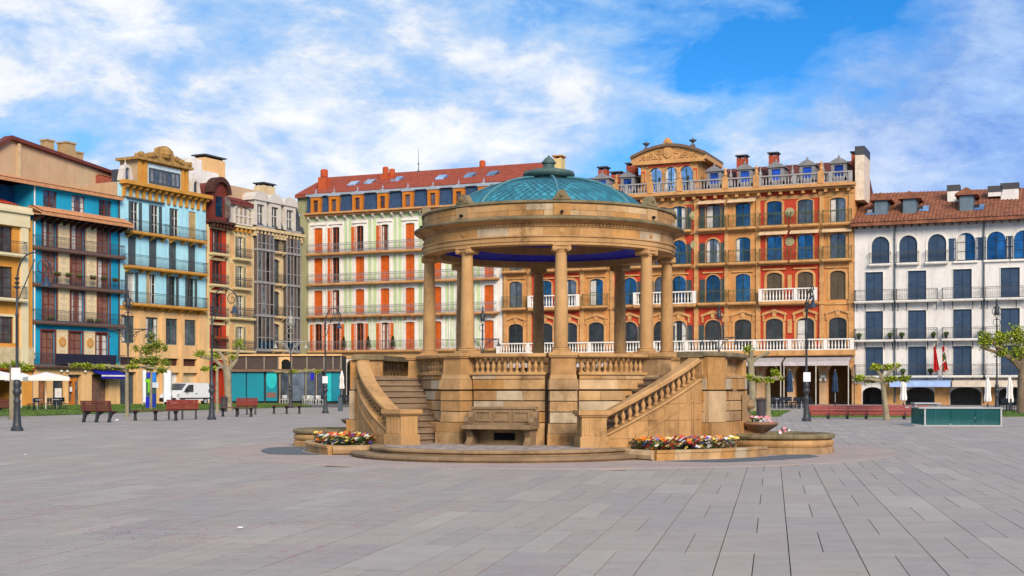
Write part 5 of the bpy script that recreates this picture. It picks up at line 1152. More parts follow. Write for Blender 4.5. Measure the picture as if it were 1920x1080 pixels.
def ornament():
    m = bpy.data.materials.new('painted_panel'); m.use_nodes = True; t = NT(m.node_tree); MATS['painted_panel'] = m
    g = t.n('ShaderNodeTexCoord').outputs['Object']; s_ = t.n('ShaderNodeSeparateXYZ', i_0=g); ax = t.math('ABSOLUTE', s_.outputs[0])
    v = t.n('ShaderNodeCombineXYZ', i_0=ax, i_1=0.0, i_2=s_.outputs[2]).outputs[0]
    n_ = t.noise(v, 3.2, 4, .6, 1.2); line = t.mr(t.math('ABSOLUTE', t.math('SUBTRACT', n_, .5)), .035, .012); ins = t.mr(ax, .50, .36)
    c = t.mix(t.math('MULTIPLY', t.math('MULTIPLY', line, ins), .8), (.80,.62,.36), (.30,.27,.21)); edge_ = t.mr(ax, .53, .56); c = t.mix(t.math('MULTIPLY', edge_, .5), c, (.35,.25,.12))
    bs = t.n('ShaderNodeBsdfPrincipled', i_Base_Color=c, i_Roughness=.85); t.n('ShaderNodeOutputMaterial', i_Surface=bs.outputs[0]); return m
m_pp = ornament()
for i, z in enumerate(sl):
    for px in (119, 171):
        x = X(px-(0 if i else 3)); MB().box(-.68, .68, -.05, .01, -.5*hts[i]+.1, .5*hts[i]+.15).build('painted_panel', m_pp, B.root, (x, 0, z+.5*hts[i]))
        if i == 0:
            mb = MB(); mb.cyl_y(x, z+2.0, .42, -.09, -.05, 16); mb.build('roundel', m_gold, B.root); MB().cyl_y(x, z+2.0, .27, -.12, -.09, 14).build('roundel_boss', m_ochre2, B.root)
MB().box(X(92), X(205), -.86, -.80, 3.62, 4.45).build('banner', M('navy_banner', (.018,.018,.04), .8, bump=.1), B.root)
MB().prism_x([(.0,16.75),(-1.3,16.2),(-1.3,16.05),(0,16.3)], -.3, B.w+.4).build('pent_deck', m_brown, B.root)
B.tileroof([(-.3,-1.4,16.27),(B.w+.4,-1.4,16.27),(B.w+.4,.02,16.9),(-.3,.02,16.9)], m_otile, .32, .06, name='pent_roof')
cm = MB().prism_x([(0,16.05),(-1.15,16.02),(-1.1,15.85),(-.3,15.6),(0,15.5)], -.09, .09).mesh('pent_bracket', m_brown)
for k in range(13): put('pent_bracket', cm, B.root, (.1+(B.w-.2)*k/12, 0, 0))
B.tileroof([(-7.5,-.6,18.75),(B.w+.05,-.6,18.75),(B.w+.05,2.0,19.15),(-7.5,4.6,20.2)], m_otile, .32, .06)
MB().box(-7.4, .0, 2.2, 8.8, 12.0, 18.6).build('side_wing', M('shaded_teal_render', (.012,.11,.26), .85, bump=.1), B.root)  # side wall in shade: the shade is put into a darker blue
MB().tube([(.08,-.1,4),(.08,-.1,18.7)], .06, 6).build('downpipe', m_wtrim, B.root); MB().tube([(B.w-.1,-.12,4),(B.w-.1,-.12,18.7)], .07, 6).build('downpipe', m_brown, B.root)
# shops at street level
def facing(a, b, z0, z1, m_=None, nm_='shop_pier'): MB().box(X(a), X(b), -.14, -.004, z0, z1).build(nm_, m_ or m_peach, B.root)
for a, b in ((62, 70), (90, 97), (122, 126), (151, 170), (202, 223)): facing(a, b, 0, 3.2)
for a, b, z in ((70, 90, 2.55), (97, 122, 2.6), (126, 151, 2.7), (170, 202, 2.75)): facing(a+.02, b-.02, z, 3.2)
MB().box(X(70), X(90), .5, .6, 0, 2.6).build('shop_door', M('brown_door', (.30,.14,.07), .7, bump=.1), B.root); MB().box(X(70), X(75), .2, .4, 0, 2.5).build('door_leaf', M('orange_wood', (.60,.20,.03), .6, (.48,.15,.02), 3, bump=.1), B.root)
MB().box(X(97), X(122), .30, .36, 0, 2.7).build('shop_window', m_dglass, B.root); MB().box(X(107), X(119), .22, .28, .7, 1.5).build('menu_board', m_wtrim, B.root)
mb = MB(); mb.box(X(126), X(131), .1, .3, 0, 2.4); mb.box(X(131), X(146), .1, .3, 2.1, 2.4); mb.box(X(138), X(142), .1, .3, 0, 2.1); mb.box(X(131), X(138), .1, .3, 0, .35); o = mb.build('shop_door', MATS['orange_wood'], B.root); MB().box(X(126), X(151), .31, .36, 0, 2.7).build('pane', m_dglass, o); MB().box(X(132), X(136), .05, .09, 1.2, 1.6).build('notice', M('paper', (.8,.8,.8), .8, bump=0), o)
MB().box(X(170), X(202), .30, .36, 0, 2.8).build('shop_window', M('shop_glass', (.10,.07,.06), .2, (.22,.12,.09), 3.5, bump=.02), B.root)
o = MB().prism_x([(-.15,3.1),(-1.3,2.75),(-1.3,2.35),(-1.25,2.35),(-1.25,2.7),(-.15,3.0)], X(170), X(218)).build('awning', M('navy_awning', (.01,.015,.35), .8, bump=.1), B.root); MB().box(X(170), X(218), -1.33, -1.302, 2.55, 2.68).build('awning_stripe', m_wtrim, o)
for px in (110, 121, 155): MB().lathe([(.01,2.85),(.12,2.9),(.14,3.0),(.05,3.1)], 8, (X(px), -.3)).build('wall_lamp', m_wtrim, B.root)
TH = B
def flower_box(b, px, z, out, label, grp, w_=.55, red=False):
    t_ = b.X(px); r0 = b.root.location; ca, sa = cos(b.f.a), sin(b.f.a)
    q = thing('flower_box', label, 'flower box', (r0.x+ca*t_+sa*out, r0.y+sa*t_-ca*out, z), b.f.a, grp)
    MB().taper(0, 0, 0, .20, w_*.85, .16, w_, .22).build('trough', m_brown, q); mb = MB()
    for k in range(5): bush(mb, (-w_*.4+w_*.2*k, 0, .26), .13, .13, 30, .10)
    n0 = len(mb.f)
    if red:
        for k in range(26): bush(mb, (random.uniform(-w_*.5, w_*.5), -.06, random.uniform(.15, .5)), .06, .06, 3, .10)
        mb.m = [0]*n0+[1]*(len(mb.f)-n0)
    mb.build('foliage', [m_leaf, M('geranium', (.60,.03,.02), .7, bump=0)], q, fix=False)
for k, px in enumerate((97, 118, 139, 164, 184, 206)): flower_box(TH, px, 11.05, .66, f"{['first', 'second', 'third', 'fourth', 'fifth', 'sixth'][k]} flower box from the left on the teal house railing", 'flower boxes on the teal house railing')
for k, (px, n_) in enumerate(((90, 'leafy planter behind the left end of the second teal house balcony'), (163, 'leafy planter at the middle of the second teal house balcony'), (178, 'leafy planter right of the middle of the second teal house balcony'))): flower_box(TH, px, 7.25, .4, n_, 'planters on the second teal house balcony', .7)
for px, n_ in ((398, 'left'), (412, 'right')): flower_box(RH, px, 6.2, .7, f'red geraniums on the {n_} of the lowest balcony of the narrow red house', 'geraniums on the narrow red house', .9, True)
# yellow house at the picture edge
B = Bld('yellow_house', 'orange yellow house with cream pilasters at the left picture edge', FL, -150, 61, 15.6, M('orange_yellow', (.72,.33,.06), .85, (.62,.27,.045), .6, .2, .1, 8, 0, .25), 10)
X = B.X; m_ivory = M('ivory_trim', (.78,.68,.44), .85, (.70,.60,.37), .8, bump=.1)
for px in (8, -48, -104):
    x = X(px)
    for z0, z1 in ((12.6, 15.0-.2), (8.9, 11.5)):
        B.win(x-.85, x+.85, z0, z1, 0, 'half', m_brown, m_dglass, m_brown, None, leafw=.6); B.balcony(x-1.6, x+1.9, z0, .7, 1.0, m_ivory, m_iron, .2, 'iron', None, .15)
    B.win(x-.9, x+.9, 5.2, 7.4, 0, 'glass', m_brown, m_dglass, None, m_ivory, .2, 0); B.opening(x-1.6, x+1.6, 0, 2.6)
B.wall(.5)
for a, b in ((37, 50), (-24, -12), (-80, -68)): MB().box(X(a), X(b), -.22, .01, 3.3, 15.0).build('pilaster', m_ivory, B.root)
MB().box(0, X(52), -.30, .012, 14.9, 16.0).box(0, X(55), -.5, .011, 16.0, 16.25).box(0, B.w, -.26, .013, 16.26, 16.6).build('entablature', m_ivory, B.root)
MB().box(0, X(50), -.12, .010, 3.4, 8.2).build('lower_storey', M('sand_render', (.62,.50,.30), .85, bump=.1), B.root) if False else None
MB().box(0, B.w, -.16, .009, 3.35, 4.9).build('base_band', M('sand_render', (.62,.50,.30), .85, bump=.1), B.root)
MB().box(0, B.w, -.3, -.161, 3.0, 3.34).build('red_fascia', M('red_fascia', (.36,.03,.02), .7, bump=.1), B.root)
B.tileroof([(0,-.2,16.6),(X(34),-.2,16.6),(X(34),5.5,18.4),(0,5.5,18.4)], M('bright_red_tile', (.55,.07,.03), .85, (.42,.05,.025), 2.5, bump=.2))
# tall beige house behind
FB = FL; B = Bld('beige_rear_house', 'tall windowless beige house rising behind the teal house', FL, -160, 222, 18.0, m_beige, 6, 10.0, -5.2)
X = B.X
zA, zB_ = B.Z(16, 262), B.Z(214, 330)
MB().prism_y([(X(-160), 10), (X(216), 10), (X(216), zB_), (X(16), zA), (X(-160), zA-6.5)], 0, .4).build('gable_wall', m_beige, B.root)
MB().box(X(31), X(36), -.25, 0, 18, B.Z(33, 269)).build('wall_pier', M('sand_pier', (.62,.45,.26), .85, bump=.1), B.root)
MB().prism_y([(X(16), zA+.02), (X(220), zB_+.02), (X(220), zB_+.28), (X(16), zA+.35), (X(-160), zA-6.1), (X(-160), zA-6.45)], -.45, .5).build('verge', M('maroon_verge', (.15,.04,.03), .8, bump=.2), B.root)
B.tileroof([(X(16),.5,zA+.1),(X(220),.5,zB_+.1),(X(232),9,zB_+1.4),(X(16),9,zA-.3)], M('dark_red_tile', (.30,.055,.045), .85, (.19,.035,.03), 2, bump=.2))
for px, y, pt, w_ in ((119, 1.6, 262, .85), (145, .8, 268, 1.15), (203, 3.6, 282, .75)):
    z = B.Z(px, pt); MB().box(X(px)-w_/2, X(px)+w_/2, y, y+w_, z-3.2, z).box(X(px)-w_/2-.08, X(px)+w_/2+.08, y-.08, y+w_+.08, z, z+.15).build('chimney', M('chimney_ochre', (.46,.31,.15), .85, bump=.2), B.root)

# ================= glazed corner pavilion
FP = Fac((1, -.10)); 
B = Bld('corner_bar', 'low glazed bar with turquoise panels in the corner of the square', FG, 433, 641, 5.0, m_brown, 3.0)
B.root.location = (gx(433, 134), 134.0, 0); B.root.rotation_euler = (0, 0, R(-3)); WB = (641-433)*134/F
bx = lambda px: (px-433)*134/F
bz = lambda py: H+(HY-py)*134/F
MB().box(0, WB, .15, 3, 0, bz(667)).build('body', M('dark_interior', (.03,.035,.04), .7, bump=.05), B.root)
mb = MB().box(-.1, WB+.1, -.35, .2, bz(697), bz(692.5)); mb.build('fascia', M('bronze_fascia', (.20,.12,.08), .6, bump=.05), B.root)
MB().box(-.1, WB+.1, -.2, .2, bz(667.5), bz(664.5)).build('roof_edge', m_peach, B.root)
ups = [433, 462, 496, 523, 548, 577, 609, 626, 641]
for a, b in zip(ups, ups[1:]):
    if a == 523: continue
    MB().box(bx(a)+.06, bx(b)-.06, .02, .14, bz(692), bz(668)).build('upper_panel', M('brown_panel', (.085,.06,.05), .6, (.06,.045,.04), 1, bump=.05), B.root)
for a in ups: MB().box(bx(a)-.06, bx(a)+.06, -.02, .14, bz(692), bz(668)).build('mullion', M('tan_metal', (.30,.24,.18), .6, bump=.05), B.root)
MB().box(bx(523)+.07, bx(548)-.07, -.01, .16, bz(692), bz(664)).build('stone_infill', m_peach, B.root); MB().prism_y([(bx(529),bz(692)),(bx(529),bz(681))]+[(bx(537)-bx(441.4)*.0+(-.45*cos(pi*i/8)), bz(681)+.4*sin(pi*i/8)) for i in range(9)]+[(bx(545),bz(681)),(bx(545),bz(692))], -.03, -.012).build('small_arch', m_black, B.root)
low = [(433, 462, m_turq, 0), (463, 496, m_turq, 0), (499, 521, m_turq, 1), (528, 545, m_dglass, 0), (549, 573, m_dglass, 0), (575, 593, m_dglass, 0), (597, 607, m_dglass, 0), (613, 624, m_cyan, 0), (624, 640, m_turq, 0)]
for a, b, m_, c_ in low:
    o = MB().box(bx(a)+.03, bx(b)-.03, -.05, .12, bz(752), bz(698)).build('front_panel', m_, B.root)
    if c_:
        n = 14; MB().prism_y([(bx(510)+.55*cos(2*pi*i/n), bz(711)+.95*sin(2*pi*i/n)) for i in range(n)], -.07, -.051).build('poster_glow', m_cyan, o); MB().box(bx(501), bx(519), -.07, -.052, bz(745), bz(736)).build('poster_strip', M('poster_red', (.28,.09,.06), .6, (.12,.12,.10), 4, bump=0), o)
MB().box(bx(585), bx(590), -.25, -.15, bz(712), bz(700)).build('lit_sign', M('blue_sign', (.01,.01,.55), .6, bump=0), B.root)
for a in (525, 546, 574, 594, 611): MB().box(bx(a), bx(a)+.12, -.12, .13, 0, bz(698)).build('post', M('tan_metal', (.30,.24,.18), .6, bump=.05), B.root)
# ------------------------------------------------------------------ street furniture
m_lamp = M('lamp_iron', (.022,.026,.032), .5, (.04,.045,.05), 5, bump=.15, spec=.5)
m_lglass = M('lamp_glass', (.45,.47,.45), .2, bump=0)
def lamp_base(t, s=1.0):
    MB().lathe([(r_*.62, z_) for r_, z_ in [(.34,0),(.34,.10),(.27,.14),(.22,.30),(.19,.65),(.17,.95),(.20,1.0),(.20,1.06),(.15,1.10),(.15,1.25),(.24,1.32),(.25,1.42),(.17,1.50),(.21,1.62),(.20,1.72),(.13,1.80),(.11,2.1),(.095,2.15),(.085,2.5)]], 14).build('base', m_lamp, t, smooth=True)
    MB().lathe([(.053,2.4),(.045,4.0),(.062,4.03),(.062,4.12),(.042,4.16),(.038,5.2)], 10).build('post', m_lamp, t, smooth=True)
def bell(mb, p, s=1.0, mi=0):
    x, y, z = p; mb.lathe([(.03*s,z),(.05*s,z-.12*s),(.10*s,z-.18*s),(.13*s,z-.34*s),(.26*s,z-.52*s),(.27*s,z-.58*s),(.10*s,z-.58*s),(.01,z-.60*s)], 12, (x, y), mi)
def arm_lamp(px, Y, side, label, top=6.3, sign=0):
    t = thing('street_lamp', label, 'street lamp', (gx(px, Y), Y, 0), 0, 'single arm street lamps round the square'); lamp_base(t)
    a = MB(); n = 16; dx_, dy_ = side
    pts = [(dx_*(.75-.75*cos(pi*i/n*.92)), dy_*(.75-.75*cos(pi*i/n*.92)), 5.15+(top-5.15)*sin(pi*min(1, i/n*.92))**.8) for i in range(n+1)]
    a.tube(pts, [.036-.012*i/n for i in range(n+1)], 6)
    cx, cz = 1.12, 5.72                          # the scroll that carries the bell
    a.tube([(dx_*(cx+(.34-.018*i)*cos(i*.55+.3)), dy_*(cx+(.34-.018*i)*cos(i*.55+.3)), cz+.05+(.34-.018*i)*sin(i*.55+.3)) for i in range(15)], .024, 5)
    a.tube([(dx_*.05, dy_*.05, 4.6), (dx_*.5, dy_*.5, 5.5), (dx_*.75, dy_*.75, top-.25)], .022, 5)
    for k in range(3): a.lathe([(.05,5.0+.16*k),(.10,5.05+.16*k),(.05,5.1+.16*k)], 8)
    a.build('arm', m_lamp, t)
    b = MB(); bell(b, (dx_*1.25, dy_*1.25, 5.52), .72); b.build('lamp_shade', M('lamp_shade_blue', (.03,.05,.09), .5, bump=.05), t, smooth=True)
    if sign: MB().box(-.16,.16,-.12,-.09,1.80,2.22).build('notice', M('paper', (.8,.8,.8), .8, bump=0), t)
def twin_lamp(px, Y, rz, label, col=None):
    t = thing('twin_lamp', label, 'street lamp', (gx(px, Y), Y, 0), rz, 'ornate twin arm street lamps'); lamp_base(t)
    m_ = col or m_lamp
    MB().lathe([(.06,4.9),(.045,6.0),(.09,6.05),(.04,6.12),(.03,6.2)], 8).build('upper_post', m_, t, smooth=True)
    for s_ in (-1, 1):
        a = MB(); a.tube([(0,0,5.05),(s_*1.2,0,5.05)], .035, 5); a.tube([(s_*.04,0,4.1),(s_*.2,0,4.55),(s_*.55,0,4.9),(s_*1.0,0,5.02)], .03, 5)
        a.tube([(s_*(.42+(.22-.012*i)*cos(i*.6)), 0, 4.72+(.22-.012*i)*sin(i*.6)) for i in range(13)], .022, 5); a.tube([(s_*.06,0,4.3),(s_*.35,0,4.3),(s_*.42,0,4.5)], .02, 5)
        a.tube([(s_*1.15,0,5.05),(s_*1.15,0,4.9)], .02, 5); a.build('arm', m_, t)
        b = MB(); bell(b, (s_*1.15,0,4.9), .62); b.build('lamp_shade', m_, t, smooth=True)
        c = MB(); c.tube([(s_*.30*sin(pi*i/10), 0, 6.15+.85*i/10) for i in range(11)], .025, 5); c.tube([(s_*.06,0,5.6),(s_*.25,0,5.75),(s_*.2,0,6.0),(s_*.05,0,6.1)], .02, 5); c.build('lantern_hoop', m_, t)
    b = MB(); b.lathe([(.03,6.95),(.12,6.9),(.16,6.7),(.03,6.65)], 10); b.lathe([(.14,6.68),(.19,6.45),(.12,6.32),(.03,6.30)], 10); b.build('top_lantern', m_, t, smooth=True)
    MB().lathe([(.05,6.98),(.09,7.05),(.03,7.12),(.06,7.25),(.01,7.45)], 8).build('finial', m_, t)
arm_lamp(32, 46.9, (.72, .3), 'nearest black street lamp with a curved arm before the teal house', sign=1)
arm_lamp(397, 63.6, (.80, .3), 'street lamp with one scrolled arm right of the white van')
arm_lamp(610, 79.8, (.62, .3), 'street lamp with one arm just left of the bandstand', sign=1)
arm_lamp(1512, 60.5, (.04, -.85), 'black street lamp seen end on before the red palace', top=5.9, sign=1)
m_pale = M('pale_lamp_paint', (.38,.37,.33), .6, bump=.05)
twin_lamp(240, 80, R(8), 'ornate twin arm lamp before the light blue house')
twin_lamp(545, 101, 0, 'pale twin arm lamp before the corner bar', m_pale)
twin_lamp(905, 96, R(-6), 'twin arm lamp seen between the bandstand columns')
twin_lamp(1348, 93, R(-10), 'twin arm lamp seen just right of the bandstand dome')
twin_lamp(1869, 88, R(-4), 'twin arm lamp in front of the white house')

m_bench = M('bench_slat', (.135,.04,.03), .6, (.10,.032,.026), 5, .2, .2, 20, .12)
m_benchr = M('bench_slat_red', (.26,.045,.032), .6, (.19,.035,.028), 5, .2, .2, 20, .12)
m_cast = M('cast_iron', (.025,.028,.032), .6, bump=.15)
def bench(px, py, w_, rz, label, m_=None, back=True, legs=3, h=.95):
    X, Y = PX(px, py); t = thing('park_bench' if back else 'backless_bench', label, 'bench', (X, Y, 0), rz, 'wooden benches with backs' if back else 'backless benches')
    m_ = m_ or m_bench
    for k in range(4): MB().box(-w_/2, w_/2, .10+.13*k, .21+.13*k, .46, .50).build('seat_slat', m_, t)
    if back:
        for k in range(6): MB().add([(-w_/2,-.02-.02*k,.50+.077*k),(w_/2,-.02-.02*k,.50+.077*k),(w_/2,.02-.02*k,.50+.077*k),(-w_/2,.02-.02*k,.50+.077*k),(-w_/2,-.037-.02*k,.568+.077*k),(w_/2,-.037-.02*k,.568+.077*k),(w_/2,.003-.02*k,.568+.077*k),(-w_/2,.003-.02*k,.568+.077*k)], [(0,3,2,1),(4,5,6,7),(0,1,5,4),(1,2,6,5),(2,3,7,6),(3,0,4,7)]).build('back_slat', m_, t)
    for k in range(legs):
        x = -w_/2+.12+(w_-.24)*k/(legs-1)
        if back: MB().prism_x([(-.10,0),(.06,0),(.08,.12),(.22,.30),(.62,.43),(.62,.46),(.10,.46),(.0,.95),(-.06,.95),(.03,.46),(-.02,.20),(-.10,.06)], x-.05, x+.05).build('leg', m_cast, t)
        else: MB().prism_x([(.20,0),(.50,0),(.42,.10),(.40,.30),(.60,.44),(.60,.46),(.10,.46),(.10,.44),(.30,.30),(.28,.10)], x-.05, x+.05).build('leg', m_cast, t)
    return t
bench(181, 792, 1.42, R(-8), 'brown slatted bench seen from behind, before the lawn with paper under it')
bench(342, 786.5, 1.50, R(14), 'red brown bench with back in front of the white van', m_benchr)
bench(463, 777.5, 1.20, R(14), 'red bench with back before the turquoise panels', m_benchr)
bench(-8, 783, 1.9, R(-6), 'brown bench cut off by the left picture edge')
bench(287, 789, 2.15, R(-3), 'backless bench between the two nearest backed benches', m_bench, False)
bench(441, 781.5, 1.75, R(-3), 'backless bench overlapping the red bench by the bin', m_bench, False)
bench(535, 776, 1.75, R(-3), 'backless bench under the slender tree by the corner bar', m_bench, False)
Xb, Yb = PX(1626, 786)
lb_ = thing('long_bench', 'long red slatted bench running along the right lawn', 'bench', (Xb, Yb, 0), R(-4))
for k in range(5): MB().box(-2.9, 2.9, .07-.012*k, .12-.012*k, .18+.10*k, .265+.10*k).build('back_slat', M('rose_slat', (.32,.06,.05), .7, (.24,.05,.045), 3, .2, .2, 14, .2), lb_)
for k in range(4): MB().box(-2.9, 2.9, .14+.11*k, .235+.11*k, .34, .38).build('seat_slat', MATS['rose_slat'], lb_)
for k in range(7): MB().box(-2.75+.91*k, -2.69+.91*k, .05, .55, 0, .335).box(-2.75+.91*k, -2.69+.91*k, .125, .16, .336, .62).build('leg', m_cast, lb_)

# van
def van():
    m_vw = M('van_paint', (.80,.81,.82), .3, bump=0, spec=.5, coat=.6, var=.04); m_tr = M('black_trim', (.02,.02,.022), .6, bump=.05)
    Lf = 4.8; w2 = .95; hx = (FL.d[0], FL.d[1]); p = Vector((gx(398, 121), 121, 0)); fr = p+Vector((-hx[0]*Lf, -hx[1]*Lf, 0))
    rz = math.atan2(-hx[1], -hx[0]); c = (p+fr)/2+Vector((-sin(FL.a)*w2, cos(FL.a)*w2, 0)); c.z = 0
    t = thing('parked_van', 'white panel van parked before the light blue house', 'van', c, rz)
    # local x forward
    prof = [(-2.40,.38),(-2.42,.9),(-2.38,1.75),(-2.25,1.93),(-1.6,1.98),(.45,1.98),(.85,1.92),(1.55,1.30),(1.72,1.18),(2.15,1.02),(2.34,.86),(2.40,.62),(2.38,.38)]
    mb = MB(); ys = [(-1.0,.86),(-.97,.97),(-.6,1.0),(.6,1.0),(.97,.97),(1.0,.86)]
    rows = []
    for yf, sc_ in ((-w2,.985),(-w2+.06,1.0),(0,1.012),(w2-.06,1.0),(w2,.985)): rows.append([(x, yf*(1-.10*max(0, (z-1.0))/1.0), .38+(z-.38)*sc_) for x, z in prof])
    n = len(prof); vs = [v for r in rows for v in r]; fs = [(i*n+k, i*n+(k+1)%n, (i+1)*n+(k+1)%n, (i+1)*n+k) for i in range(4) for k in range(n)]+[tuple(range(n)), tuple(range(5*n-1, 4*n-1, -1))]
    mb.add(vs, fs); mb.build('body', m_vw, t, smooth=True)
    sl = lambda x: 1.92-(x-.85)*(1.92-1.30)/.70
    MB().add([(.90,-.78,1.90),(1.53,-.82,1.345),(1.53,.82,1.345),(.90,.78,1.90)], [(0,1,2,3)]).add([(.91,-.78,1.92),(1.56,-.82,1.34),(1.56,.82,1.34),(.91,.78,1.92)], [(0,1,2,3)]).build('windscreen', m_dglass, t, fix=False)
    for s_ in (-1, 1):
        MB().prism_y([(.18,1.20),(1.38,1.18),(.98,1.62),(.72,1.80),(.18,1.82)], s_*w2*.955 if s_ < 0 else s_*.87, s_*.985 if s_ > 0 else s_*.87).build('side_window', m_dglass, t)
        for xw in (-1.45, 1.55):
            o = MB().cyl_y(xw, .33, .33, s_*.97 if s_ < 0 else s_*.70, s_*.70 if s_ < 0 else s_*.97, 20).build('wheel', M('tyre', (.015,.015,.015), .9, bump=.1), t)
            MB().cyl_y(xw, .33, .19, s_*.985 if s_ < 0 else s_*.96, s_*.96 if s_ < 0 else s_*.985, 14).build('rim', m_steel, o)
        MB().box(-2.2, 2.0, s_*.955-.012, s_*.955+.012, .55, .66).build('side_moulding', m_tr, t)
        MB().box(1.05, 1.25, s_*1.10-.09, s_*1.10+.09, 1.22, 1.48).build('mirror', m_tr, t)
        MB().prism_y([(1.95,.80),(2.30,.74),(2.24,.96),(2.0,1.06)], s_*.95 if s_ < 0 else .60, -.60 if s_ < 0 else .95).build('headlight', m_lglass, t)
        MB().box(-.35, -.15, s_*.965-.015, s_*.965+.015, 1.0, 1.05).build('door_handle', m_tr, t)
    MB().prism_y([(2.20,.30),(2.46,.32),(2.47,.60),(2.40,.66),(2.2,.66)], -.93, .93).build('bumper', m_tr, t); MB().box(2.37, 2.405, -.50, .50, .70, .82).build('grille', m_tr, t); MB().box(2.47, 2.48, -.26, .26, .40, .51).build('number_plate', m_wtrim, t)
van()
# information totem
t = thing('information_totem', 'blue and green information totem in front of the light blue house', 'totem', (gx(283, 100), 100, 0), R(10))
pz = lambda py: H+(HY-py)*100/F; pxx = lambda px: (px-283)*100/F
m_tb, m_tl, m_tg = M('totem_blue', (.01,.02,.55), .5, bump=0), M('totem_sky', (.01,.22,.80), .5, bump=0), M('totem_green', (.22,.65,.01), .5, bump=0); m_tw = M('totem_white', (.75,.80,.85), .5, bump=0)
MB().box(pxx(274), pxx(292), 0, .35, 0, pz(698)).build('body', M('totem_body', (.05,.12,.10), .5, bump=0), t)
MB().box(pxx(276), pxx(284), -.05, -.001, pz(708), pz(698)).build('panel', m_tb, t); MB().box(pxx(284.5), pxx(292), -.05, -.001, pz(716), pz(698)).build('panel', m_tl, t)
MB().prism_y([(pxx(272),pz(712)),(pxx(284),pz(710)),(pxx(284),pz(716)),(pxx(281),pz(716)),(pxx(281),pz(736)),(pxx(277),pz(736)),(pxx(278),pz(717)),(pxx(273),pz(716))], -.09, -.052).build('arrow', m_tg, t)
MB().box(pxx(282), pxx(297), -.12, -.001, pz(727), pz(717)).build('panel', m_tw, t); MB().box(pxx(273.5), pxx(282.4), -.06, -.001, .04, pz(744)).build('panel', m_tb, t); MB().box(pxx(284), pxx(291.5), -.06, -.001, .04, pz(738)).build('panel', M('totem_navy', (.01,.04,.42), .5, bump=0), t)
for px, lab in ((271, 'white panel left of the blue totem'), (314, 'white panel leaning right of the leafy tree')):
    tt = thing('display_panel', lab, 'panel', (gx(px, 112), 112, 0), R(6)); w_ = .17 if px == 271 else .33
    MB().box(-w_, w_, 0, .10, .35, 3.0).build('sheet', m_tw, tt); MB().box(-w_, -w_+.06, -.02, .12, 0, 3.04).box(w_-.06, w_, -.02, .12, 0, 3.04).build('frame', m_steel, tt)

# litter bins, bollard
def litter_bin(px, py, h, r_, label):
    X, Y = PX(px, py); t = thing('litter_bin', label, 'litter bin', (X, Y, 0), 0, 'litter bins')
    MB().lathe([(r_*.85,.04),(r_*.9,h*.85),(r_*1.05,h*.87),(r_*1.05,h*.92),(r_*.7,h*.95)], 14).build('body', M('bin_metal', (.06,.05,.055), .6, bump=.1), t, smooth=True); MB().lathe([(r_*1.1,h*.97),(r_*1.0,h),(.01,h+.03)], 14).build('lid', m_cast, t); MB().lathe([(r_*.6,0),(r_*.7,.06)], 12).build('foot', m_cast, t)
litter_bin(420, 771.5, .95, .26, 'dark litter bin beside the red bench on the left'); litter_bin(1427, 783, 1.0, .27, 'dark litter bin before the small lawn right of the bandstand')
X, Y = PX(638, 771); t = thing('bollard', 'dark square bollard left of the bandstand', 'bollard', (X, Y, 0)); MB().taper(0, 0, 0, .95, .30, .30, .24, .24).build('shaft', M('bollard_paint', (.06,.08,.10), .5, bump=.1), t); MB().taper(0, 0, .95, 1.02, .28, .28, .10, .10).build('cap', m_cast, t)

# glass stairwell enclosure
X, Y = PX(1806, 799.5)
t = thing('glass_stairwell', 'low teal glass enclosure with steel cap before the white house', 'glass enclosure', (X, Y, 0), R(-3))
mg = bpy.data.materials.new('teal_glass'); mg.use_nodes = True; tt = NT(mg.node_tree)
tr_ = tt.n('ShaderNodeBsdfTransparent', i_Color=(.22,.60,.60)); gl_ = tt.n('ShaderNodeBsdfGlossy', i_Color=(.5,.8,.8), i_Roughness=.06); df_ = tt.n('ShaderNodeBsdfDiffuse', i_Color=(.01,.13,.145))
m1_ = tt.n('ShaderNodeMixShader', i_0=.38, i_1=tr_.outputs[0], i_2=df_.outputs[0]); m2_ = tt.n('ShaderNodeMixShader', i_0=.12, i_1=m1_.outputs[0], i_2=gl_.outputs[0]); tt.n('ShaderNodeOutputMaterial', i_Surface=m2_.outputs[0])
wv = 1.48
for k in range(3): MB().box(-wv+.05+k*.96, -wv+.97+k*.96, 0, .02, .05, .70).build('glass_panel', mg, t)
for k in range(3): MB().box(-wv+.05+k*.96, -wv+.97+k*.96, 2.2, 2.22, .05, .70).build('glass_panel', mg, t)
for x in (-wv, wv): MB().box(x-.01, x+.01, .04, 2.18, .05, .70).build('glass_panel', mg, t)
MB().box(-wv-.25, wv+.05, -.06, .10, .70, .745).box(-wv-.25, wv+.05, 2.14, 2.28, .70, .745).box(-wv-.08, -wv+.08, .101, 2.139, .70, .744).box(wv-.08, wv+.05, .101, 2.139, .70, .744).build('cap_rail', M('brushed_steel', (.45,.45,.46), .4, metal=.6, bump=0), t)
MB().box(-wv-.03, wv+.03, -.03, .05, 0, .05).build('base_channel', MATS['brushed_steel'], t); MB().box(-wv-.03, wv+.03, 2.17, 2.25, 0, .05).build('base_channel', MATS['brushed_steel'], t)
MB().tube([(.35,1.0,.10),(1.35,1.0,.62)], .03, 6).build('handrail', MATS['brushed_steel'], t)
for x in (-wv, wv-.01): MB().box(x-.03, x+.03, -.015, .035, .05, .70).build('post', MATS['brushed_steel'], t)
MB().prism_x([(-.1,.0),(2.2,.0),(2.2,.03),(-.1,.03)], -wv-.45, -wv-.05).build('steel_ramp', MATS['brushed_steel'], t)
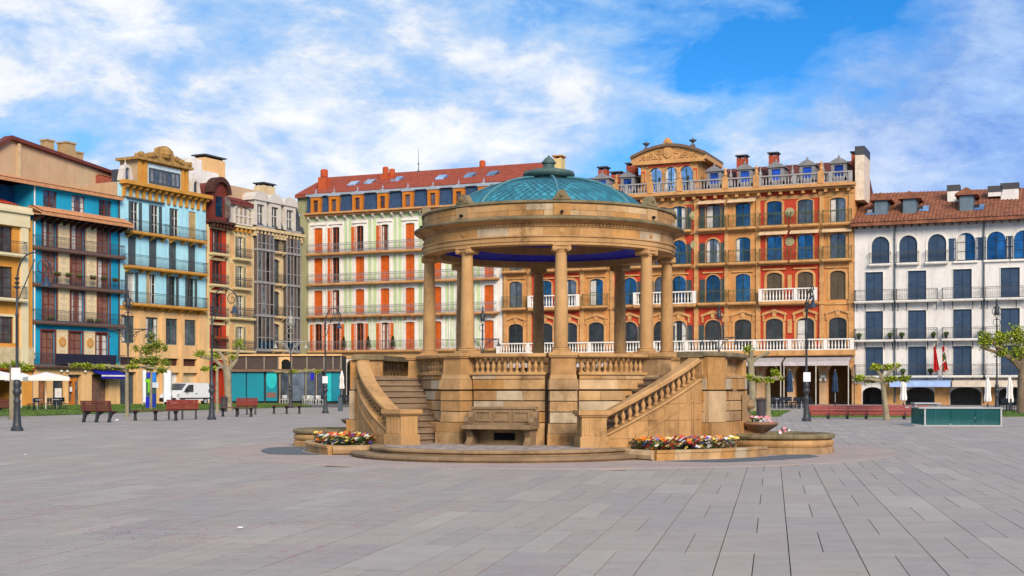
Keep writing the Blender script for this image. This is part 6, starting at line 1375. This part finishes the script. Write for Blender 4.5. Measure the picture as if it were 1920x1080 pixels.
MB().box(-1.1, 0, 3.2, 3.9, .84, .90).box(-1.05,-.99,3.3,3.36,.0,.84).box(-.11,-.05,3.3,3.36,0,.84).box(-1.05,-.99,3.74,3.8,.0,.84).box(-.11,-.05,3.74,3.8,0,.84).build('steel_shelf', MATS['brushed_steel'], t)

# parasols
def closed_parasol(px, Y, h, m_, label, lean=0.0):
    t = thing('closed_parasol', label, 'parasol', (gx(px, Y), Y, 0), 0, 'closed parasols of the cafes')
    mb = MB(); n = 14; rows = []
    for a in range(n): pass
    prof = [(.05,h),(.10,h-.15),(.22,h-.7),(.20,h-1.1),(.27,h-1.6),(.24,h-1.75),(.10,h-1.72)]
    vs = []; 
    for r_, z in prof:
        for k in range(n): q = r_*(1.0 if k % 2 else .62); vs.append((q*cos(2*pi*k/n)+lean*(h-z), q*sin(2*pi*k/n), z))
    mb.add(vs, [(i*n+k, i*n+(k+1)%n, (i+1)*n+(k+1)%n, (i+1)*n+k) for i in range(len(prof)-1) for k in range(n)]); mb.build('canopy', m_, t, smooth=False)
    MB().tube([(0,0,.05),(lean*.2,0,h+.08)], .03, 6).build('pole', m_steel, t); MB().lathe([(.35,0),(.35,.06),(.06,.08),(.05,.4)], 12).build('base', m_cast, t)
m_nav = M('navy_canvas', (.025,.05,.10), .9, bump=.1)
closed_parasol(662, 128, 3.2, m_awnw, 'white closed parasol beside the arcade pier left of the bandstand'); closed_parasol(641, 129, 3.2, m_awnw, 'white closed parasol at the end of the corner bar')
closed_parasol(1481, 106, 2.95, m_nav, 'navy closed parasol nearest the litter bin before the arcade'); closed_parasol(1566, 108, 2.95, m_nav, 'navy closed parasol before the rightmost palace arch')
closed_parasol(1694, 100, 2.35, m_awnw, 'white closed parasol under the blue awning'); closed_parasol(1852, 96, 2.3, m_awnw, 'white closed parasol under the beige awning'); closed_parasol(1893, 90, 2.3, m_awnw, 'white closed parasol right of the twin lamp')
def open_parasol(px, Y, w_, label):
    t = thing('open_parasol', label, 'parasol', (gx(px, Y), Y, 0), R(28), 'open cafe parasols'); h = 2.62
    mb = MB(); mb.add([(-w_,-w_,h-.35),(w_,-w_,h-.35),(w_,w_,h-.35),(-w_,w_,h-.35),(0,0,h+.0),(-w_,-w_,h-.60),(w_,-w_,h-.60),(w_,w_,h-.60),(-w_,w_,h-.60)], [(0,1,4),(1,2,4),(2,3,4),(3,0,4),(0,5,6,1),(1,6,7,2),(2,7,8,3),(3,8,5,0)]); mb.build('canopy', m_awnw, t)
    MB().tube([(0,0,0),(0,0,h-.02)], .03, 6).build('pole', m_wtrim, t); MB().box(-.35,.35,-.35,.35,0,.08).build('base', m_cast, t)
open_parasol(86, 92, 1.35, 'white open parasol before the teal house shop'); open_parasol(-6, 84, 1.35, 'white open parasol cut by the left picture edge'); open_parasol(40, 96, 1.0, 'white open parasol behind the nearest lamp post')

# cafe chairs and tables, each one mesh
def chair_mesh(m_, name):
    mb = MB(); mb.box(-.22,.22,-.22,.22,.43,.47); mb.box(-.22,.22,.20,.24,.55,.85)
    for x in (-.2, .2):
        for y in (-.2, .2): mb.box(x-.018, x+.018, y-.018, y+.018, 0, .43 if y < 0 else .84)
    return mb.mesh(name, m_)
cd, cw = chair_mesh(M('dark_chair', (.02,.025,.035), .6, bump=.05), 'cafe_chair'), chair_mesh(M('white_chair', (.65,.65,.63), .6, bump=.05), 'cafe_chair')
tm = MB().lathe([(.35,.70),(.36,.72),(.35,.74),(.01,.74)], 14).lathe([(.03,.02),(.03,.70)], 8).lathe([(.22,0),(.22,.02),(.03,.03)], 12).mesh('cafe_table', m_steel)
def seats(spots, me_, label, grp, nm_='cafe_chair', cat='chair'):
    for px, Y in spots: tag(put(nm_, me_, None, (gx(px, Y), Y, 0), random.uniform(0, 2*pi)), label, cat, grp)
seats([(58,88),(64,90),(84,90),(95,93),(101,91),(112,94),(119,92)], cd, 'dark cafe chair before the teal house shops', 'dark chairs before the teal house')
seats([(641,127),(646,124),(651,126),(657,123),(663,125),(668,124),(672,126)], cd, 'dark cafe chair beside the white closed parasols left of the bandstand', 'dark chairs left of the bandstand')
seats([(1388,98),(1396,101),(1404,97),(1452,100),(1460,97),(1467,101),(1474,98),(1484,101),(1492,97),(1499,100),(1507,98),(1518,101),(1445,98)], cd, 'dark cafe chair before the palace arcade', 'dark chairs before the palace arcade')
seats([(1882,84),(1890,86),(1902,83),(1911,85),(1918,84)], cd, 'dark cafe chair at the right picture edge', 'dark chairs at the right picture edge')
seats([(573,121),(580,123),(587,120),(596,122),(603,120),(530,126),(539,127)], cw, 'white cafe chair before the corner bar', 'white chairs before the corner bar')
seats([(583,121.5),(592,120.5)], tm, 'small round cafe table before the corner bar', 'tables before the corner bar', 'cafe_table', 'table')
seats([(70,89),(106,92)], tm, 'small round cafe table before the teal house', 'tables before the teal house', 'cafe_table', 'table')
seats([(1456,99),(1488,99),(1503,99)], tm, 'small round cafe table before the palace arcade', 'tables before the palace arcade', 'cafe_table', 'table')

# ------------------------------------------------------------------ trees
m_bark = M('plane_bark', (.36,.30,.19), .9, (.20,.17,.11), 2.2, .3, .5, 14); m_barkd = M('old_bark', (.24,.17,.11), .9, (.14,.10,.07), 2.5, .3, .5, 12)
m_tl1 = M('spring_leaf', (.36,.40,.03), .7, (.20,.27,.02), 1.6, bump=0, rnd=.35); m_tl2 = M('green_leaf', (.26,.30,.035), .7, (.12,.17,.02), 1.6, bump=0, rnd=.35)
def tree(label, base, trunk, limbs, clumps, bark=None, leaf=None, size=.13, name='plane_tree'):
    """trunk and limbs: lists of (dx, dy, z, radius) from the base; clumps: (dx, dy, z, rx, rz, count)"""
    t = thing(name, label, 'tree', (base[0], base[1], 0), 0, 'pollarded plane trees')
    MB().tube([p[:3] for p in trunk], [p[3] for p in trunk], 9).build('trunk', bark or m_bark, t, smooth=True)
    for l in limbs: MB().tube([p[:3] for p in l], [p[3] for p in l], 6).build('limb', bark or m_bark, t, smooth=True)
    mb = MB()
    for dx_, dy_, z, rx, rz, n in clumps:
        for i in range(int(n*1.5)):
            a, u_ = random.uniform(0, 2*pi), random.uniform(-1, 1); q = math.sqrt(1-u_*u_); k = random.random()**.45; lump = .75+.35*sin(a*3+z*2)*cos(u_*5+dx_*3)
            p = Vector((dx_+q*cos(a)*rx*k*lump, dy_+q*sin(a)*rx*.8*k*lump, z+u_*rz*k*lump)); d = Vector((random.uniform(-1,1), random.uniform(-1,1), random.uniform(-.6,.8))).normalized()*1.25*size*random.uniform(.6,1.3); e = d.cross(Vector((random.uniform(-1,1), random.uniform(-1,1), 1))).normalized()*size*.42; b_ = Vector((0, 0, -.02))
            mb.add([p, p+d*.5+e+b_, p+d, p+d*.5-e+b_], [(0,1,2,3)])
    mb.build('crown', leaf or m_tl1, t, fix=False); return t
def rel(px0, Y, px, py): return ((px-px0)*Y/F, H+(HY-py)*Y/F)
def flat_tree(label, px, py, tops, clumps, r_=.12, bark=None, leaf=None, bend=0, size=.13):
    """slender pollard: limbs trained flat along 'tops' [(px,py)...], leaf clumps [(px,py,rx_px,rz_px,n)]"""
    X, Y = PX(px, py); zt = rel(px, Y, *tops[0])[1]-.1; hx_ = rel(px, Y, px+bend, py)[0]
    tr_ = [(0,0,0,r_*1.5),(hx_*.1,0,.25,r_*1.1),(hx_*.5,0,zt*.5,r_),(hx_,0,zt,r_*.85),(hx_,0,zt+.12,r_*.9)]
    lm = []
    for tx, ty in tops:
        x, z = rel(px, Y, tx, ty); lm.append([(hx_,0,zt,r_*.7),((hx_+x)/2, random.uniform(-.2,.2), (zt+z)/2+.05, r_*.55),(x, random.uniform(-.3,.3), z, r_*.35),(x+(x-hx_)*.12, 0, z+.1, r_*.45)])
    cl = []
    for cx, cy, rx, rz, n in clumps: x, z = rel(px, Y, cx, cy); cl.append((x, random.uniform(-.25,.25), z, rx*Y/F, rz*Y/F, n))
    return tree(label, (X, Y), tr_, lm, cl, bark, leaf, size)
flat_tree('plane tree with flat trained limbs beside the nearest lamp post', 22, 787, [(5,688),(45,690),(24,682)], [(8,686,14,5,160),(32,683,13,5,150),(50,690,10,5,120),(58,688,8,4,60)], .11)
flat_tree('slender plane tree before the light blue house with long flat limbs', 238, 781.5, [(140,686),(180,686),(205,688),(275,688),(310,692)], [(145,685,14,3,120),(165,686,16,4,170),(190,687,14,4,160),(215,688,14,4,150),(250,688,14,4,150),(280,690,12,4,140),(305,694,12,5,150)], .10)
X, Y = PX(283, 768)
tree('leafy tree with an upright crown behind the blue totem', (X, Y), [(0,0,0,.11),(0,0,1.5,.09),(.05,0,3.1,.08)], [[(0,0,2.9,.06),(dx_*.6,0,3.8,.04),(dx_,0,zz,.015)] for dx_, zz in ((-1.1,4.6),(-.6,5.3),(.1,5.7),(.6,5.3),(1.1,4.6),(-1.2,3.6),(1.2,3.6))],
     [(0,0,3.45,1.05,.42,420),(-.3,0,4.2,.7,.5,300),(.4,0,4.5,.65,.55,260),(0,0,5.1,.42,.45,110),(-1.0,0,3.4,.5,.3,130),(1.0,0,3.3,.5,.35,140),(-1.1,0,4.3,.28,.3,50),(1.0,0,4.3,.3,.4,60)], leaf=m_tl2, size=.14)
X, Y = PX(428, 770)
tree('thick pollarded plane tree with knobbly forks left of the turquoise panels', (X, Y), [(0,0,0,.30),(0,0,1.0,.24),(-.05,0,2.2,.25),(-.1,0,2.9,.28)],
     [[(-.1,0,2.7,.18),(-.9,0,3.4,.13),(-1.7,0,3.6,.1),(-2.1,.1,3.75,.13)],[(0,0,2.7,.17),(.5,.1,3.4,.13),(.7,0,4.2,.09),(.75,0,4.5,.11)],[(-.1,0,2.8,.15),(-.3,-.3,3.6,.1),(-.6,-.3,4.0,.11)]], [(-1.9,0,3.8,.6,.35,130),(.75,0,4.5,.5,.5,120),(-.9,0,3.7,.6,.3,110),(.3,0,3.6,.5,.3,60)])
flat_tree('very slender plane tree before the left street lamp', 407, 775, [(396,688),(418,690)], [(400,690,14,4,90),(385,692,10,5,80)], .09)
flat_tree('slender plane tree with a flat crown before the corner bar', 544, 764.5, [(515,697),(560,697),(585,694),(598,696)], [(525,698,12,3,80),(550,697,14,4,120),(575,695,14,3,90),(595,696,10,3,60)], .13)
flat_tree('slender plane tree right of the bandstand beside the litter bin', 1440, 782, [(1398,708),(1420,711),(1458,712),(1468,708)], [(1400,708,13,5,150),(1420,711,13,5,160),(1440,712,13,4,150),(1456,700,9,10,150),(1464,709,8,4,90)], .14)
X, Y = PX(1412, 773)
tree('knobbly pollarded plane trunk behind the slender tree by the bandstand', (X, Y), [(0,0,0,.27),(-.05,0,1.6,.22),(-.15,0,3.2,.20)], [[(-.15,0,3.1,.15),(-.6,0,3.55,.12),(-.9,0,3.5,.14)],[(-.1,0,3.1,.14),(.4,0,3.5,.1),(1.0,0,3.75,.12)],[(-.15,0,3.1,.14),(-.1,0,3.8,.17)]], [(-.3,0,3.95,.55,.35,110)])
flat_tree('leaning plane tree before the long red bench', 1663, 788, [(1608,711),(1635,713),(1690,712),(1703,709),(1655,690),(1640,690),(1676,688)], [(1612,709,13,6,190),(1636,712,12,5,180),(1668,711,12,5,180),(1692,710,12,5,170),(1640,688,14,6,170),(1665,689,13,6,170),(1681,686,10,5,80)], .125, bend=-8)
X, Y = PX(1916, 776)
tree('big old plane tree with a leafy crown at the right picture edge', (X, Y), [(0,0,0,.32),(0,0,1.5,.25),(.05,0,3.0,.24)], [[(0,0,2.8,.2),(-1.0,0,3.5,.13),(-1.9,0,4.4,.08)],[(0,0,2.8,.2),(.2,0,4.2,.12)],[(0,0,2.6,.17),(-.8,0,3.4,.12),(-2.4,0,3.9,.08)],[(0,0,2.8,.2),(1.2,0,4.0,.12)]],
     [(-2.1,0,4.3,.55,.7,260),(-1.2,0,4.4,.65,.6,300),(-.3,0,4.6,.7,.75,380),(-.2,0,3.6,.8,.6,340),(-1.2,0,3.6,.6,.35,160),(.8,0,4.6,.9,.9,300),(.6,0,3.6,.8,.6,260)], m_barkd)
# litter and papers on the paving
m_pap = MATS['paper']
spots = [(220, 789, .16, 'crumpled white paper beneath the nearest brown bench'), (203, 795, .05, 'small white scrap right of the brown bench'), (48, 854, .06, 'white scrap on the paving left of the red petals'), (452, 992, .05, 'small pale scrap in the left foreground')]
for px, py, s_, lab in spots:
    X, Y = PX(px, py); mb = MB(); n = 9
    vs = [(0,0,s_*.5)]+[(s_*(.6+.4*random.random())*cos(2*pi*i/n), s_*(.4+.4*random.random())*sin(2*pi*i/n), .012+s_*.3*random.random()) for i in range(n)]
    mb.add(vs, [(0,1+i,1+(i+1)%n) for i in range(n)]); tag(mb.build('paper_scrap', m_pap, None, (X, Y, 0)), lab, 'litter')
mb = MB()
for i in range(420):
    cx, cy = random.choice(((262, 1002), (262, 1002), (180, 1008), (75, 950), (330, 1008), (640, 978), (170, 902), (480, 880), (1050, 968), (610, 915), (90, 1030), (1010, 990)))
    px, py = random.gauss(cx, 55), random.gauss(cy, 9); X, Y = PX(px, max(860, py)); r_ = random.uniform(.004,.012); a = random.uniform(0, pi)
    if math.hypot(X-KC[0], Y-KC[1]) < 8.6: continue
    mb.add([(X+r_*cos(a+q), Y+r_*sin(a+q), .004+.004*random.random()) for q in (0, 1.3, 2.6, 3.8, 5.1)], [(0,1,2,3,4)], random.choice((0,0,0,1)))
tag(mb.build('fallen_petals', [M('petal_red', (.38,.05,.07), .7, bump=0), M('petal_dry', (.10,.05,.04), .8, bump=0)], fix=False), 'red petals scattered over the left foreground paving', 'petals', None, 'stuff')
